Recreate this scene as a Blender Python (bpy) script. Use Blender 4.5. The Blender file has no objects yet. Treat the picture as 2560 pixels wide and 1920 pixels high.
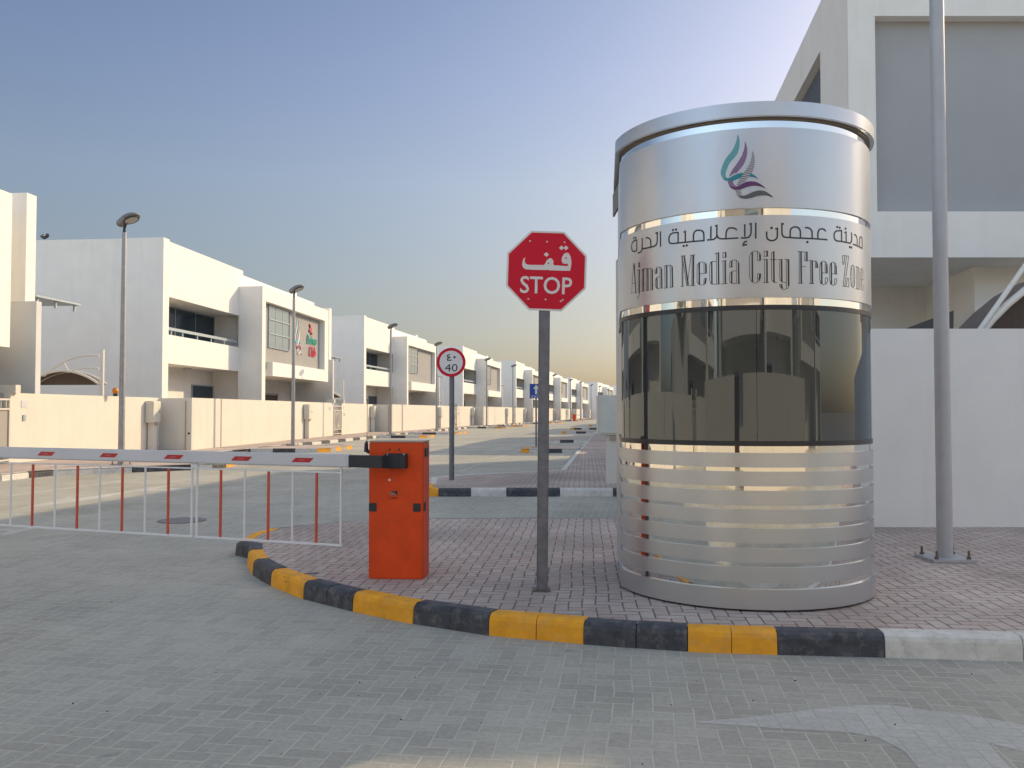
import bpy, bmesh, math, random
from mathutils import Vector, Matrix, geometry
random.seed(7)
R = math.radians
# ------------------------------------------------------------------ camera
F, EYE = 2200.0, 1.55
PITCH = math.atan(69 / F)
scene = bpy.context.scene
cam_d = bpy.data.cameras.new('camera'); cam = bpy.data.objects.new('camera', cam_d)
scene.collection.objects.link(cam); scene.camera = cam
cam.location = (0, 0, EYE); cam.rotation_euler = (R(90) + PITCH, 0, 0)
cam_d.sensor_width = 36; cam_d.lens = 36 * F / 2560; cam_d.clip_start = .05; cam_d.clip_end = 3000
scene.render.resolution_x, scene.render.resolution_y = 1024, 768
# ------------------------------------------------------------------ light
SUN_EL, SUN_AZ = 27.0, 51.7           # azimuth clockwise from +Y
w = bpy.data.worlds.new('World'); scene.world = w; w.use_nodes = True
nt = w.node_tree; nt.nodes.clear()
def N(nt, t, **kw):
    n = nt.nodes.new(t)
    for k, v in kw.items():
        if k in n.inputs.keys(): n.inputs[k].default_value = v
        else: setattr(n, k, v)
    return n
sky = N(nt, 'ShaderNodeTexSky', sky_type='NISHITA', sun_disc=False)
sky.sun_elevation = R(SUN_EL); sky.sun_rotation = R(SUN_AZ)
sky.air_density = 1.0; sky.dust_density = 2.0; sky.ozone_density = 1.0
tc = N(nt, 'ShaderNodeTexCoord'); sep = N(nt, 'ShaderNodeSeparateXYZ')
nt.links.new(tc.outputs['Generated'], sep.inputs[0])
ramp = N(nt, 'ShaderNodeValToRGB')
cr = ramp.color_ramp
# dusty warm horizon, clear blue higher up, overhead boosted as fill light; values are thirds
for p_, c_ in ((0.0,(.35,.34,.36)),(.12,(.45,.41,.39)),(.25,(.56,.52,.505)),(.36,(.54,.515,.55)),(.50,(.465,.48,.525)),(.68,(1.1,.97,.86)),(1.0,(1.25,1.05,.85))):
    el = cr.elements[0] if p_ == 0 else (cr.elements[-1] if p_ == 1.0 else cr.elements.new(p_))
    el.position = p_; el.color = (c_[0]/3, c_[1]/3, c_[2]/3, 1)
nt.links.new(sep.outputs['Z'], ramp.inputs[0])
mul = N(nt, 'ShaderNodeMix', data_type='RGBA', blend_type='MULTIPLY'); mul.inputs[0].default_value = 1
nt.links.new(sky.outputs[0], mul.inputs[6]); nt.links.new(ramp.outputs[0], mul.inputs[7])
# unseen sky behind the camera brightened and warmed to fill the shaded faces
bk = N(nt, 'ShaderNodeMapRange'); bk.inputs[1].default_value = .25; bk.inputs[2].default_value = -.7; bk.inputs[3].default_value = 3.0; bk.inputs[4].default_value = 3.0*3.1
nt.links.new(sep.outputs['Y'], bk.inputs[0])
wm = N(nt, 'ShaderNodeMix', data_type='RGBA'); wm.inputs[6].default_value = (1, 1, 1, 1); wm.inputs[7].default_value = (1.0, .93, .82, 1)
bw_ = N(nt, 'ShaderNodeMapRange'); bw_.inputs[1].default_value = .25; bw_.inputs[2].default_value = -.3
nt.links.new(sep.outputs['Y'], bw_.inputs[0]); nt.links.new(bw_.outputs[0], wm.inputs[0])
m2_ = N(nt, 'ShaderNodeMix', data_type='RGBA', blend_type='MULTIPLY'); m2_.inputs[0].default_value = 1
nt.links.new(mul.outputs[2], m2_.inputs[6]); nt.links.new(wm.outputs[2], m2_.inputs[7])
vs_ = N(nt, 'ShaderNodeVectorMath', operation='SCALE'); nt.links.new(m2_.outputs[2], vs_.inputs[0]); nt.links.new(bk.outputs[0], vs_.inputs['Scale'])
bg = N(nt, 'ShaderNodeBackground'); bg.inputs['Strength'].default_value = .15
nt.links.new(vs_.outputs[0], bg.inputs[0])
wo = N(nt, 'ShaderNodeOutputWorld'); nt.links.new(bg.outputs[0], wo.inputs[0])
sun_d = bpy.data.lights.new('sun', 'SUN'); sun_d.energy = 2.45; sun_d.angle = R(.53); sun_d.color = (1.0, .77, .46)
sun = bpy.data.objects.new('sun', sun_d); scene.collection.objects.link(sun)
sd = Vector((math.sin(R(SUN_AZ)) * math.cos(R(SUN_EL)), math.cos(R(SUN_AZ)) * math.cos(R(SUN_EL)), math.sin(R(SUN_EL))))
sun.rotation_euler = sd.to_track_quat('Z', 'Y').to_euler(); sun.location = sd * 60
scene.view_settings.view_transform = 'Standard'; scene.view_settings.look = 'None'
scene.view_settings.exposure = 0.66; scene.view_settings.gamma = 1
scene.render.engine = 'CYCLES'

# ------------------------------------------------------------------ helpers
def ray(x, y):
    cx = (x - 1280) / F; cy = -(y - 960) / F
    return (cx, math.cos(PITCH) - cy * math.sin(PITCH), math.sin(PITCH) + cy * math.cos(PITCH))
def gp(x, y, z=0.0):
    d = ray(x, y); t = (z - EYE) / d[2]; return (d[0] * t, d[1] * t)
def dp(x, y, Y):
    d = ray(x, y); t = Y / d[1]; return (d[0] * t, Y, EYE + d[2] * t)
def tag(o, label=None, cat=None, group=None, kind=None):
    if label: o['label'] = label
    if cat: o['category'] = cat
    if group: o['group'] = group
    if kind: o['kind'] = kind
    return o
def empty(name, loc, rz=0, **kw):
    o = bpy.data.objects.new(name, None); scene.collection.objects.link(o)
    o.location = loc; o.rotation_euler = (0, 0, rz); o.empty_display_size = .2
    return tag(o, **kw)
def kids(o): return [c for c in bpy.data.objects if c.parent == o]
def copy_tree(o, parent=None):
    c = o.copy(); scene.collection.objects.link(c); c.parent = parent
    for ch in kids(o): copy_tree(ch, c)
    return c

class MB:
    def __init__(s): s.v = []; s.f = []; s.m = []; s.sm = []
    def add(s, vs, fs, mi=0, sm=False):
        b = len(s.v); s.v += [tuple(v) for v in vs]
        for f in fs: s.f.append([b + i for i in f]); s.m.append(mi); s.sm.append(sm)
        return s
    def box(s, x0, x1, y0, y1, z0, z1, mi=0):
        vs = [(x, y, z) for z in (z0, z1) for y in (y0, y1) for x in (x0, x1)]
        return s.add(vs, [(0,2,3,1),(4,5,7,6),(0,1,5,4),(2,6,7,3),(0,4,6,2),(1,3,7,5)], mi)
    def obox(s, c, ax, ay, az, hx, hy, hz, mi=0):
        c = Vector(c); ax = Vector(ax); ay = Vector(ay); az = Vector(az)
        vs = [c + ax*(hx*i) + ay*(hy*j) + az*(hz*k) for k in (-1,1) for j in (-1,1) for i in (-1,1)]
        return s.add(vs, [(0,2,3,1),(4,5,7,6),(0,1,5,4),(2,6,7,3),(0,4,6,2),(1,3,7,5)], mi)
    def prism(s, poly, z0, z1, mi=0):
        n = len(poly); a = sum(poly[i][0]*poly[(i+1)%n][1]-poly[(i+1)%n][0]*poly[i][1] for i in range(n))
        if a < 0: poly = poly[::-1]
        vs = [(p[0], p[1], z0) for p in poly] + [(p[0], p[1], z1) for p in poly]
        fs = [tuple(range(n-1, -1, -1)), tuple(range(n, 2*n))] + [(i, (i+1)%n, n+(i+1)%n, n+i) for i in range(n)]
        return s.add(vs, fs, mi)
    def tube(s, pts, r, n=10, mi=0, cap=True, sm=True):
        pts = [Vector(p) for p in pts]; rs = r if isinstance(r, (list, tuple)) else [r]*len(pts)
        vs = []
        t0 = (pts[1]-pts[0]).normalized(); up = Vector((0,0,1)) if abs(t0.z) < .9 else Vector((1,0,0))
        a = t0.cross(up).normalized()
        for i, p in enumerate(pts):
            t = ((pts[min(i+1,len(pts)-1)]-pts[max(i-1,0)])).normalized()
            a = (a - t*a.dot(t)).normalized(); b = t.cross(a)
            for k in range(n):
                q = 2*math.pi*k/n; vs.append(p + (a*math.cos(q)+b*math.sin(q))*rs[i])
        fs = [(i*n+k, i*n+(k+1)%n, (i+1)*n+(k+1)%n, (i+1)*n+k) for i in range(len(pts)-1) for k in range(n)]
        s.add(vs, fs, mi, sm)
        if cap:
            b = len(s.v)-len(vs)
            s.f.append([b+k for k in range(n)][::-1]); s.m.append(mi); s.sm.append(False)
            s.f.append([b+(len(pts)-1)*n+k for k in range(n)]); s.m.append(mi); s.sm.append(False)
        return s
    def ball(s, c, rx, ry, rz, n=14, m=8, mi=0):
        c = Vector(c); vs = [c+Vector((0,0,-rz))]
        for j in range(1, m):
            q = math.pi*j/m - math.pi/2
            for k in range(n):
                p = 2*math.pi*k/n; vs.append(c+Vector((rx*math.cos(q)*math.cos(p), ry*math.cos(q)*math.sin(p), rz*math.sin(q))))
        vs.append(c+Vector((0,0,rz))); fs = []
        for k in range(n):
            fs.append((0, 1+(k+1)%n, 1+k)); fs.append((len(vs)-1, 1+(m-2)*n+k, 1+(m-2)*n+(k+1)%n))
            for j in range(m-2): fs.append((1+j*n+k, 1+j*n+(k+1)%n, 1+(j+1)*n+(k+1)%n, 1+(j+1)*n+k))
        return s.add(vs, fs, mi, True)
    def build(s, name, mats, parent=None, bevel=0, fix=False, **kw):
        me = bpy.data.meshes.new(name); me.from_pydata(s.v, [], s.f)
        for m in (mats if isinstance(mats, (list, tuple)) else [mats]): me.materials.append(m)
        for p, mi, sm in zip(me.polygons, s.m, s.sm): p.material_index = mi; p.use_smooth = sm
        me.update()
        if any(s.sm) and not bevel: me.set_sharp_from_angle(angle=R(40))
        if fix or bevel:
            bm = bmesh.new(); bm.from_mesh(me)
            if bevel:
                bmesh.ops.remove_doubles(bm, verts=bm.verts, dist=1e-5)
                es = [e for e in bm.edges if len(e.link_faces) == 2 and e.calc_face_angle(0) > .6]
                bmesh.ops.bevel(bm, geom=es, offset=bevel, segments=2, affect='EDGES', clamp_overlap=True)
            if fix: bmesh.ops.recalc_face_normals(bm, faces=bm.faces)
            bm.to_mesh(me); bm.free()
            if any(s.sm): me.set_sharp_from_angle(angle=R(40))
        o = bpy.data.objects.new(name, me); scene.collection.objects.link(o); o.parent = parent
        return tag(o, **kw)

# ------------------------------------------------------------------ materials
def mat(name, col, rough=.6, metal=0, spec=.5, noise=0, nscale=4, bump=0, bscale=60, dirt=0, wear=0):
    m = bpy.data.materials.new(name); m.use_nodes = True; nt = m.node_tree; b = nt.nodes['Principled BSDF']
    c4 = (*col, 1); b.inputs['Base Color'].default_value = c4
    b.inputs['Roughness'].default_value = rough; b.inputs['Metallic'].default_value = metal
    b.inputs['Specular IOR Level'].default_value = spec
    g = N(nt, 'ShaderNodeNewGeometry')
    if noise:
        n1 = N(nt, 'ShaderNodeTexNoise', Scale=nscale, Detail=6.0, Roughness=.62)
        nt.links.new(g.outputs['Position'], n1.inputs['Vector'])
        mx = N(nt, 'ShaderNodeMix', data_type='RGBA')
        mx.inputs[6].default_value = (*[c*(1-noise) for c in col], 1); mx.inputs[7].default_value = (*[min(c*(1+noise), .95) for c in col], 1)
        mr = N(nt, 'ShaderNodeMapRange'); mr.inputs[1].default_value = .3; mr.inputs[2].default_value = .7
        nt.links.new(n1.outputs[0], mr.inputs[0]); nt.links.new(mr.outputs[0], mx.inputs[0]); nt.links.new(mx.outputs[2], b.inputs['Base Color'])
        if wear:      # scuffed paint showing concrete and road dust
            n4 = N(nt, 'ShaderNodeTexNoise', Scale=11.0, Detail=9.0, Roughness=.75); nt.links.new(g.outputs['Position'], n4.inputs[0])
            m4 = N(nt, 'ShaderNodeMapRange'); m4.inputs[1].default_value = .50; m4.inputs[2].default_value = .72; m4.inputs[4].default_value = wear
            nt.links.new(n4.outputs[0], m4.inputs[0])
            wx = N(nt, 'ShaderNodeMix', data_type='RGBA'); wx.inputs[7].default_value = (.27, .25, .22, 1)
            nt.links.new(m4.outputs[0], wx.inputs[0]); nt.links.new(mx.outputs[2], wx.inputs[6]); nt.links.new(wx.outputs[2], b.inputs['Base Color'])
        if dirt:      # vertical rain streaks, wear of the render itself
            mp = N(nt, 'ShaderNodeMapping'); mp.inputs['Scale'].default_value = (3.2, 3.2, .22)
            nt.links.new(g.outputs['Position'], mp.inputs[0])
            n2 = N(nt, 'ShaderNodeTexNoise', Scale=.7, Detail=8.0, Roughness=.7); nt.links.new(mp.outputs[0], n2.inputs[0])
            m2 = N(nt, 'ShaderNodeMapRange'); m2.inputs[1].default_value = .52; m2.inputs[2].default_value = .8; m2.inputs[4].default_value = dirt
            nt.links.new(n2.outputs[0], m2.inputs[0])
            dm = N(nt, 'ShaderNodeMix', data_type='RGBA'); dm.inputs[7].default_value = (col[0]*.5, col[1]*.47, col[2]*.42, 1)
            nt.links.new(m2.outputs[0], dm.inputs[0]); nt.links.new(mx.outputs[2], dm.inputs[6]); nt.links.new(dm.outputs[2], b.inputs['Base Color'])
    if bump:
        n3 = N(nt, 'ShaderNodeTexNoise', Scale=bscale, Detail=4.0); nt.links.new(g.outputs['Position'], n3.inputs['Vector'])
        bp = N(nt, 'ShaderNodeBump'); bp.inputs['Strength'].default_value = bump; bp.inputs['Distance'].default_value = .01
        nt.links.new(n3.outputs[0], bp.inputs['Height']); nt.links.new(bp.outputs[0], b.inputs['Normal'])
    return m

def pavers(name, rot, base, var, joint, jw=.06, size=.1, big=.25,  loc=(0, 0), patch=None):
    """herringbone of 1 x 2 concrete pavers in world metres"""
    m = bpy.data.materials.new(name); m.use_nodes = True; nt = m.node_tree; b = nt.nodes['Principled BSDF']
    b.inputs['Roughness'].default_value = .85; b.inputs['Specular IOR Level'].default_value = .25
    L = nt.links.new
    def M(op, a, c=None, d=None):
        n = nt.nodes.new('ShaderNodeMath'); n.operation = op
        for i, v in enumerate((a, c, d)):
            if v is None: continue
            if isinstance(v, (int, float)): n.inputs[i].default_value = v
            else: L(v, n.inputs[i])
        return n.outputs[0]
    g = N(nt, 'ShaderNodeNewGeometry')
    mp = N(nt, 'ShaderNodeMapping'); mp.inputs['Rotation'].default_value = (0, 0, rot); mp.inputs['Scale'].default_value = (1/size,)*3
    L(g.outputs['Position'], mp.inputs[0])
    # small wobble so courses are not ruler-straight
    wn = N(nt, 'ShaderNodeTexNoise', Scale=.12, Detail=1.0); L(mp.outputs[0], wn.inputs['Vector'])
    va = nt.nodes.new('ShaderNodeVectorMath'); va.operation = 'MULTIPLY_ADD'; va.inputs[1].default_value = (.5, .5, 0)
    L(wn.outputs[1], va.inputs[0]); L(mp.outputs[0], va.inputs[2])
    s = N(nt, 'ShaderNodeSeparateXYZ'); L(va.outputs[0], s.inputs[0]); x, y = s.outputs[0], s.outputs[1]
    i, j = M('FLOOR', x), M('FLOOR', y); fx, fy = M('FRACT', x), M('FRACT', y)
    k = M('FLOORED_MODULO', M('SUBTRACT', i, j), 4.0)
    eq = [M('COMPARE', k, float(q), .1) for q in range(4)]
    d = M('MINIMUM', M('MINIMUM', M('ADD', fx, eq[1]), M('ADD', M('SUBTRACT', 1.0, fx), eq[0])),
          M('MINIMUM', M('ADD', fy, eq[2]), M('ADD', M('SUBTRACT', 1.0, fy), eq[3])))
    cb = N(nt, 'ShaderNodeCombineXYZ'); L(M('SUBTRACT', i, eq[1]), cb.inputs[0]); L(M('SUBTRACT', j, eq[2]), cb.inputs[1])
    wh = N(nt, 'ShaderNodeTexWhiteNoise'); wh.noise_dimensions = '2D'; L(cb.outputs[0], wh.inputs['Vector'])
    jn = N(nt, 'ShaderNodeTexNoise', Scale=1.3, Detail=3.0); L(mp.outputs[0], jn.inputs['Vector'])
    jl = N(nt, 'ShaderNodeTexNoise', Scale=.35, Detail=3.0); L(mp.outputs[0], jl.inputs['Vector'])
    jw2 = M('MULTIPLY', M('MULTIPLY', M('ADD', jn.outputs[0], .1), M('ADD', jl.outputs[0], .35)), jw*2.1)
    mr = N(nt, 'ShaderNodeMapRange'); mr.interpolation_type = 'SMOOTHSTEP'
    L(d, mr.inputs[0]); L(M('MULTIPLY', jw2, .35), mr.inputs[1]); L(jw2, mr.inputs[2])
    # brick colour
    mx = N(nt, 'ShaderNodeMix', data_type='RGBA'); mx.inputs[6].default_value = (*base, 1); mx.inputs[7].default_value = (*var, 1); L(wh.outputs[0], mx.inputs[0])
    fn = N(nt, 'ShaderNodeTexNoise', Scale=3.0, Detail=8.0, Roughness=.75); L(mp.outputs[0], fn.inputs['Vector'])
    bn = N(nt, 'ShaderNodeTexNoise', Scale=.045, Detail=5.0, Roughness=.6); L(mp.outputs[0], bn.inputs['Vector'])
    f1 = N(nt, 'ShaderNodeMapRange'); f1.inputs[1].default_value = .25; f1.inputs[2].default_value = .75; f1.inputs[3].default_value = .78; f1.inputs[4].default_value = 1.2; L(fn.outputs[0], f1.inputs[0])
    f2 = N(nt, 'ShaderNodeMapRange'); f2.inputs[1].default_value = .3; f2.inputs[2].default_value = .7; f2.inputs[3].default_value = 1-big; f2.inputs[4].default_value = 1+big*.7; L(bn.outputs[0], f2.inputs[0])
    m5 = N(nt, 'ShaderNodeMapping'); m5.inputs['Scale'].default_value = (.16, .012, 1); L(mp.outputs[0], m5.inputs[0])
    tn = N(nt, 'ShaderNodeTexNoise', Scale=1.0, Detail=4.0, Roughness=.6); L(m5.outputs[0], tn.inputs['Vector'])
    f3 = N(nt, 'ShaderNodeMapRange'); f3.inputs[1].default_value = .3; f3.inputs[2].default_value = .7; f3.inputs[3].default_value = .90; f3.inputs[4].default_value = 1.08; L(tn.outputs[0], f3.inputs[0])
    sc = nt.nodes.new('ShaderNodeVectorMath'); sc.operation = 'SCALE'; L(mx.outputs[2], sc.inputs[0]); L(M('MULTIPLY', M('MULTIPLY', f1.outputs[0], f2.outputs[0]), f3.outputs[0]), sc.inputs['Scale'])
    jm = N(nt, 'ShaderNodeMix', data_type='RGBA'); jm.inputs[6].default_value = (*joint, 1); L(mr.outputs[0], jm.inputs[0]); L(sc.outputs[0], jm.inputs[7])
    # dark oil / rubber specks
    sp = N(nt, 'ShaderNodeTexNoise', Scale=.55, Detail=2.0); L(mp.outputs[0], sp.inputs['Vector'])
    s3 = N(nt, 'ShaderNodeMapRange'); s3.inputs[1].default_value = .70; s3.inputs[2].default_value = .78; s3.inputs[4].default_value = .35; L(sp.outputs[0], s3.inputs[0])
    dk = N(nt, 'ShaderNodeMix', data_type='RGBA'); dk.inputs[7].default_value = (*[c*.35 for c in base], 1); L(s3.outputs[0], dk.inputs[0]); L(jm.outputs[2], dk.inputs[6])
    L(dk.outputs[2], b.inputs['Base Color'])
    ht = M('ADD', M('MULTIPLY', mr.outputs[0], .8), M('ADD', M('MULTIPLY', fn.outputs[0], .25), M('MULTIPLY', wh.outputs[0], .25)))
    bp = N(nt, 'ShaderNodeBump'); bp.inputs['Strength'].default_value = .5; bp.inputs['Distance'].default_value = .004
    L(ht, bp.inputs['Height']); L(bp.outputs[0], b.inputs['Normal'])
    return m

STREET = .14
M_road = pavers('grey_pavers', math.atan(STREET), (.365, .352, .300), (.42, .405, .345), (.48, .46, .39), .055, .104, .2)
M_mark = pavers('pale_pavers', math.atan(STREET), (.47, .46, .415), (.52, .51, .46), (.40, .39, .34), .04, .104, .15)
M_walk = pavers('red_pavers', math.atan(STREET)*.6, (.46, .36, .31), (.51, .435, .38), (.16, .13, .115), .075, .1, .3)
M_white = mat('white_render', (.80, .78, .735), .85, noise=.035, nscale=1.3, bump=.15, bscale=25, dirt=.22)
M_bwall = mat('cream_wall_render', (.68, .64, .56), .88, noise=.04, nscale=1.1, bump=.25, bscale=30, dirt=.18)
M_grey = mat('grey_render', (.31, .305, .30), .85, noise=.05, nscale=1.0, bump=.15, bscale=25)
M_glassw = mat('blue_window_glass', (.012, .035, .065), .15, spec=.5)
M_glassl = mat('reflecting_window_glass', (.17, .24, .29), .15, spec=.9, metal=.3)
M_frame = mat('window_frame_metal', (.36, .42, .46), .45, metal=.3)
M_pale = mat('pale_grey_render', (.60,.61,.60), .85, noise=.04, nscale=1.2, bump=.15, bscale=25)
M_brown = mat('dark_brown_wood', (.05, .025, .018), .5, noise=.3, nscale=9)
M_galv = mat('galvanised_steel', (.34, .34, .35), .48, metal=.55, noise=.14, nscale=9, bump=.05, bscale=80)
M_post = mat('grey_post_steel', (.17, .17, .19), .5, metal=.4, noise=.22, nscale=14)
M_lampm = mat('lamp_grey_paint', (.20, .20, .205), .5, metal=.2, noise=.1, nscale=10)
M_lens = mat('lamp_lens', (.42, .42, .40), .25)
M_box = mat('cream_fibreglass', (.62, .60, .52), .55, noise=.05, nscale=5)
M_tentw = mat('white_tube_paint', (.78, .75, .68), .45)
M_tentf = mat('brown_shade_fabric', (.16, .13, .115), .9, noise=.15, nscale=20)
M_ky = mat('kerb_yellow', (.82, .37, .03), .7, spec=.2, wear=.32, noise=.16, nscale=7, bump=.3, bscale=45, dirt=.0)
M_kb = mat('kerb_black', (.06, .063, .073), .65, spec=.3, wear=.6, noise=.35, nscale=9, bump=.3, bscale=45)
M_kw = mat('kerb_white', (.62, .60, .55), .7, wear=.6, noise=.14, nscale=6, bump=.3, bscale=45)
M_kc = mat('kerb_concrete', (.34, .33, .31), .85, noise=.15, nscale=8, bump=.3, bscale=45)
M_kjoint = mat('kerb_joint_dirt', (.03, .028, .025), .9)
M_orange = mat('orange_powder_coat', (.72, .068, .008), .5, spec=.3, dirt=.22, noise=.12, nscale=5, bump=.04, bscale=150)
M_black = mat('black_plastic', (.022, .025, .032), .5, noise=.2, nscale=30, bump=.08, bscale=200)
M_boom = mat('white_boom_enamel', (.60, .60, .62), .35, noise=.05, nscale=2)
M_bred = mat('red_bar_enamel', (.56, .09, .045), .45, noise=.1, nscale=10)
M_bwhite = mat('white_bar_enamel', (.74, .74, .73), .4)
M_sred = mat('sign_red', (.60, .008, .03), .4, spec=.25, noise=.05, nscale=3)
M_swhite = mat('sign_white', (.72, .67, .64), .4)
M_sblue = mat('sign_blue', (.012, .06, .30), .35)
M_sblack = mat('sign_black', (.015, .015, .017), .4)
M_bolt = mat('rusty_bolt', (.16, .13, .11), .6, metal=.5, noise=.3, nscale=40)
M_sand = mat('beige_sand', (.42, .35, .27), .95, noise=.15, nscale=1.5, bump=.4, bscale=12)
# ------------------------------------------------------------------ ground, roads, pavements, kerbs
m = MB(); m.add([(-1500,-1500,-.02),(1500,-1500,-.02),(1500,1500,-.02),(-1500,1500,-.02)], [(0,1,2,3)])
m.build('ground', M_sand, kind='structure')
m = MB(); m.add([(-70,-70,0),(75,-70,0),(75,330,0),(-70,330,0)], [(0,1,2,3)])
m.build('road', M_road, kind='structure')
SW = .146
def sheet(name, poly, material, z=SW):
    a = sum(poly[i][0]*poly[(i+1)%len(poly)][1]-poly[(i+1)%len(poly)][0]*poly[i][1] for i in range(len(poly)))
    if a < 0: poly = poly[::-1]
    vs = [Vector((p[0], p[1], z)) for p in poly]
    m = MB(); m.add(vs, [t for t in geometry.tessellate_polygon([vs])])
    o = m.build(name, material, kind='structure', fix=False)
    for p in o.data.polygons:
        if p.normal.z < 0: p.flip()
    return o
KM = {'Y': 0, 'K': 1, 'W': 2, 'C': 3}
def kerb(pts, cols, side=1, wd=.15, h=.15, name='kerb'):
    """blocks along outer edge pts; pavement lies on the left (side=1) or right (-1)"""
    P = [Vector((p[0], p[1], 0)) for p in pts]; n = len(P)
    nor = []
    for i in range(n):
        a = (P[i]-P[i-1]).normalized() if i else None; b = (P[i+1]-P[i]).normalized() if i < n-1 else None
        t = ((a or b)+(b or a)).normalized(); c = Vector((-t.y, t.x, 0))*side
        k = 1/max(.5, c.dot(Vector((-(b or a).y, (b or a).x, 0))*side)); nor.append(c*k)
    prof = [(0, -.01), (.008, h-.045), (.018, h-.018), (.045, h), (wd, h), (wd, -.01)]
    m = MB()
    for i in range(n-1):
        mi = KM[cols[i]]; seg = (P[i+1]-P[i]); L = seg.length
        same = i < n-2 and cols[i] == cols[i+1]; g = (.0012 if same and i % 3 else .0035)/L; hz = random.uniform(-.004, .004); off = random.uniform(-.005, .005)
        q0, q1 = P[i].lerp(P[i+1], g), P[i].lerp(P[i+1], 1-g)
        n0, n1 = nor[i].lerp(nor[i+1], g), nor[i].lerp(nor[i+1], 1-g)
        vs = [q0+n0*(a+off)+Vector((0,0,z+(hz if z > 0 else 0))) for a, z in prof] + [q1+n1*(a+off)+Vector((0,0,z+(hz if z > 0 else 0))) for a, z in prof]
        k = len(prof); fs = [(j, k+j, k+j+1, j+1) for j in range(k-1)] + [tuple(range(k)), tuple(range(2*k-1, k-1, -1))]
        m.add(vs, fs, mi)
    # dirt core seen in the open joints
    for i in range(n-1):
        vs = [P[i]+nor[i]*a+Vector((0,0,z)) for a, z in ((.014,-.01),(.03,h-.022),(wd-.01,h-.012),(wd-.01,-.01))] + [P[i+1]+nor[i+1]*a+Vector((0,0,z)) for a, z in ((.014,-.01),(.03,h-.022),(wd-.01,h-.012),(wd-.01,-.01))]
        m.add(vs, [(0,4,5,1),(1,5,6,2),(2,6,7,3)], 4)
    return m.build(name, [M_ky, M_kb, M_kw, M_kc, M_kjoint], fix=True, kind='structure')
def div(pts, step):
    out = []
    for a, b in zip(pts[:-1], pts[1:]):
        a, b = Vector(a), Vector(b); k = max(1, round((b-a).length/step)); out += [tuple(a.lerp(b, i/k)) for i in range(k)]
    return out+[tuple(pts[-1])]

# island the booth stands on: traced round from the right, clockwise
near = [gp(x, y) for x, y in ((2560,1655),(2213,1644.5),(1944,1637.6),(1830,1634),(1719,1629.5),(1590,1621),(1458,1611),(1340,1600),(1221,1589),(1125,1574),(1033,1560),(955,1545),(880,1529),(816,1513),(758,1498),(716,1481),(677,1465),(652,1451),(631,1437),(618,1412),(618,1396),(632,1364))]
x9, y9 = near[0]; near = [(x9+6.2, y9-.55), (x9+3.1, y9-.28)] + near
ncol = ['W','W','W','W'] + ['K','K','Y','Y','K','K','Y','Y','K','K','Y','Y','K','K','Y','Y','K','K','Y']
tip = [(-2.99, 9.55), (-3.03, 10.15), (-2.93, 10.62)]
near = near[:-1] + tip
ncol = (['W','W','W'] + ['K','K','Y','Y','K','K','Y','Y','K','K','Y','Y','K','K','Y','Y','K','K','Y'])
# colour per block from its place along the edge
def colour_at(px):
    for lim, c in ((634,'Y'),(677,'K'),(758,'Y'),(880,'K'),(1033,'Y'),(1221,'K'),(1458,'Y'),(1719,'K'),(1944,'Y'),(2213,'K')):
        if px < lim: return c
    return 'W'
ncol = []
for a, b in zip(near[:-1], near[1:]):
    mx_, my_ = (a[0]+b[0])/2, (a[1]+b[1])/2
    if my_ > 9.0: ncol.append('K' if my_ < 9.75 else 'Y'); continue
    ncol.append(colour_at(1280+F*mx_/my_))
kerb(near, ncol, side=-1)
back = [(-2.93,10.62), (-2.62,10.98), (-2.1,11.42), (-1.6,11.6), (-1.05,11.68), (2.0,11.78)]
bk = div(back, .9)
kerb(bk, ['C']*(len(bk)-1), side=-1, wd=.10)
isl = [(p[0], p[1]) for p in near] + back[1:] + [(6.2,11.9), (30,13.2), (30,4)]
def inset(poly, d):
    out = []; n = len(poly)
    for i in range(n):
        a, b, c = Vector(poly[i-1]), Vector(poly[i]), Vector(poly[(i+1)%n])
        t = ((b-a).normalized()+(c-b).normalized()).normalized(); out.append((b.x+t.y*d, b.y-t.x*d))
    return out
sheet('pavement', inset(isl, .07), M_walk)

# far pavement across the side lane, with its kerb facing the camera
kf = [(-1.62,17.2), (-1.66,16.5), (-1.5,16.12)] + [gp(x, 1241.5) for x in (1096,1177,1266,1400,1533)] + [(3.4,16.1),(5.0,16.1),(7.0,16.1)]
kerb(kf, ['Y','Y','Y','K','W','K','W','K','W','W'], side=1)
line_r = [(-1.62,17.2), (-1.7,19.0), (1.15,21.4), (2.37,32.0)]
kl = div([(-1.62,17.2), (-1.75,18.8), (-1.2,19.5), (1.15,21.3)], 1.0)
kerb(kl, ['W']*(len(kl)-1), side=-1)
kl = div([(1.15,21.3), (2.35,31.9)], 1.0); kerb(kl, ['W']*(len(kl)-1), side=-1)
def KR(y):   # main right kerb line
    P = [(16,.4),(21.4,1.15),(32,2.37),(60,5.6),(90,10.2),(120,15.4),(150,21.5),(180,28),(240,43)]
    for a, b in zip(P[:-1], P[1:]):
        if y <= b[0]: return a[1]+(b[1]-a[1])*(y-a[0])/(b[0]-a[0])
    return P[-1][1]
sheet('pavement', [(-1.6,16.2),(-1.6,17.2),(-1.7,18.8),(-1.15,19.4),(1.2,21.3),(2.42,32.0)] + [(KR(y)+.05, y) for y in (40,60,90,120,150,180,240)] + [(KR(240)+12,240)] + [(KR(y)+12, y) for y in (180,150,120,90,60,40,32)] + [(12,16.2)], M_walk)
pts = div([(KR(y), y) for y in (32.2,60,90,120,150,180,235)], 1.3)
kerb(pts, [('W' if i % 2 else 'C') for i in range(len(pts)-1)], side=-1)
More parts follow.
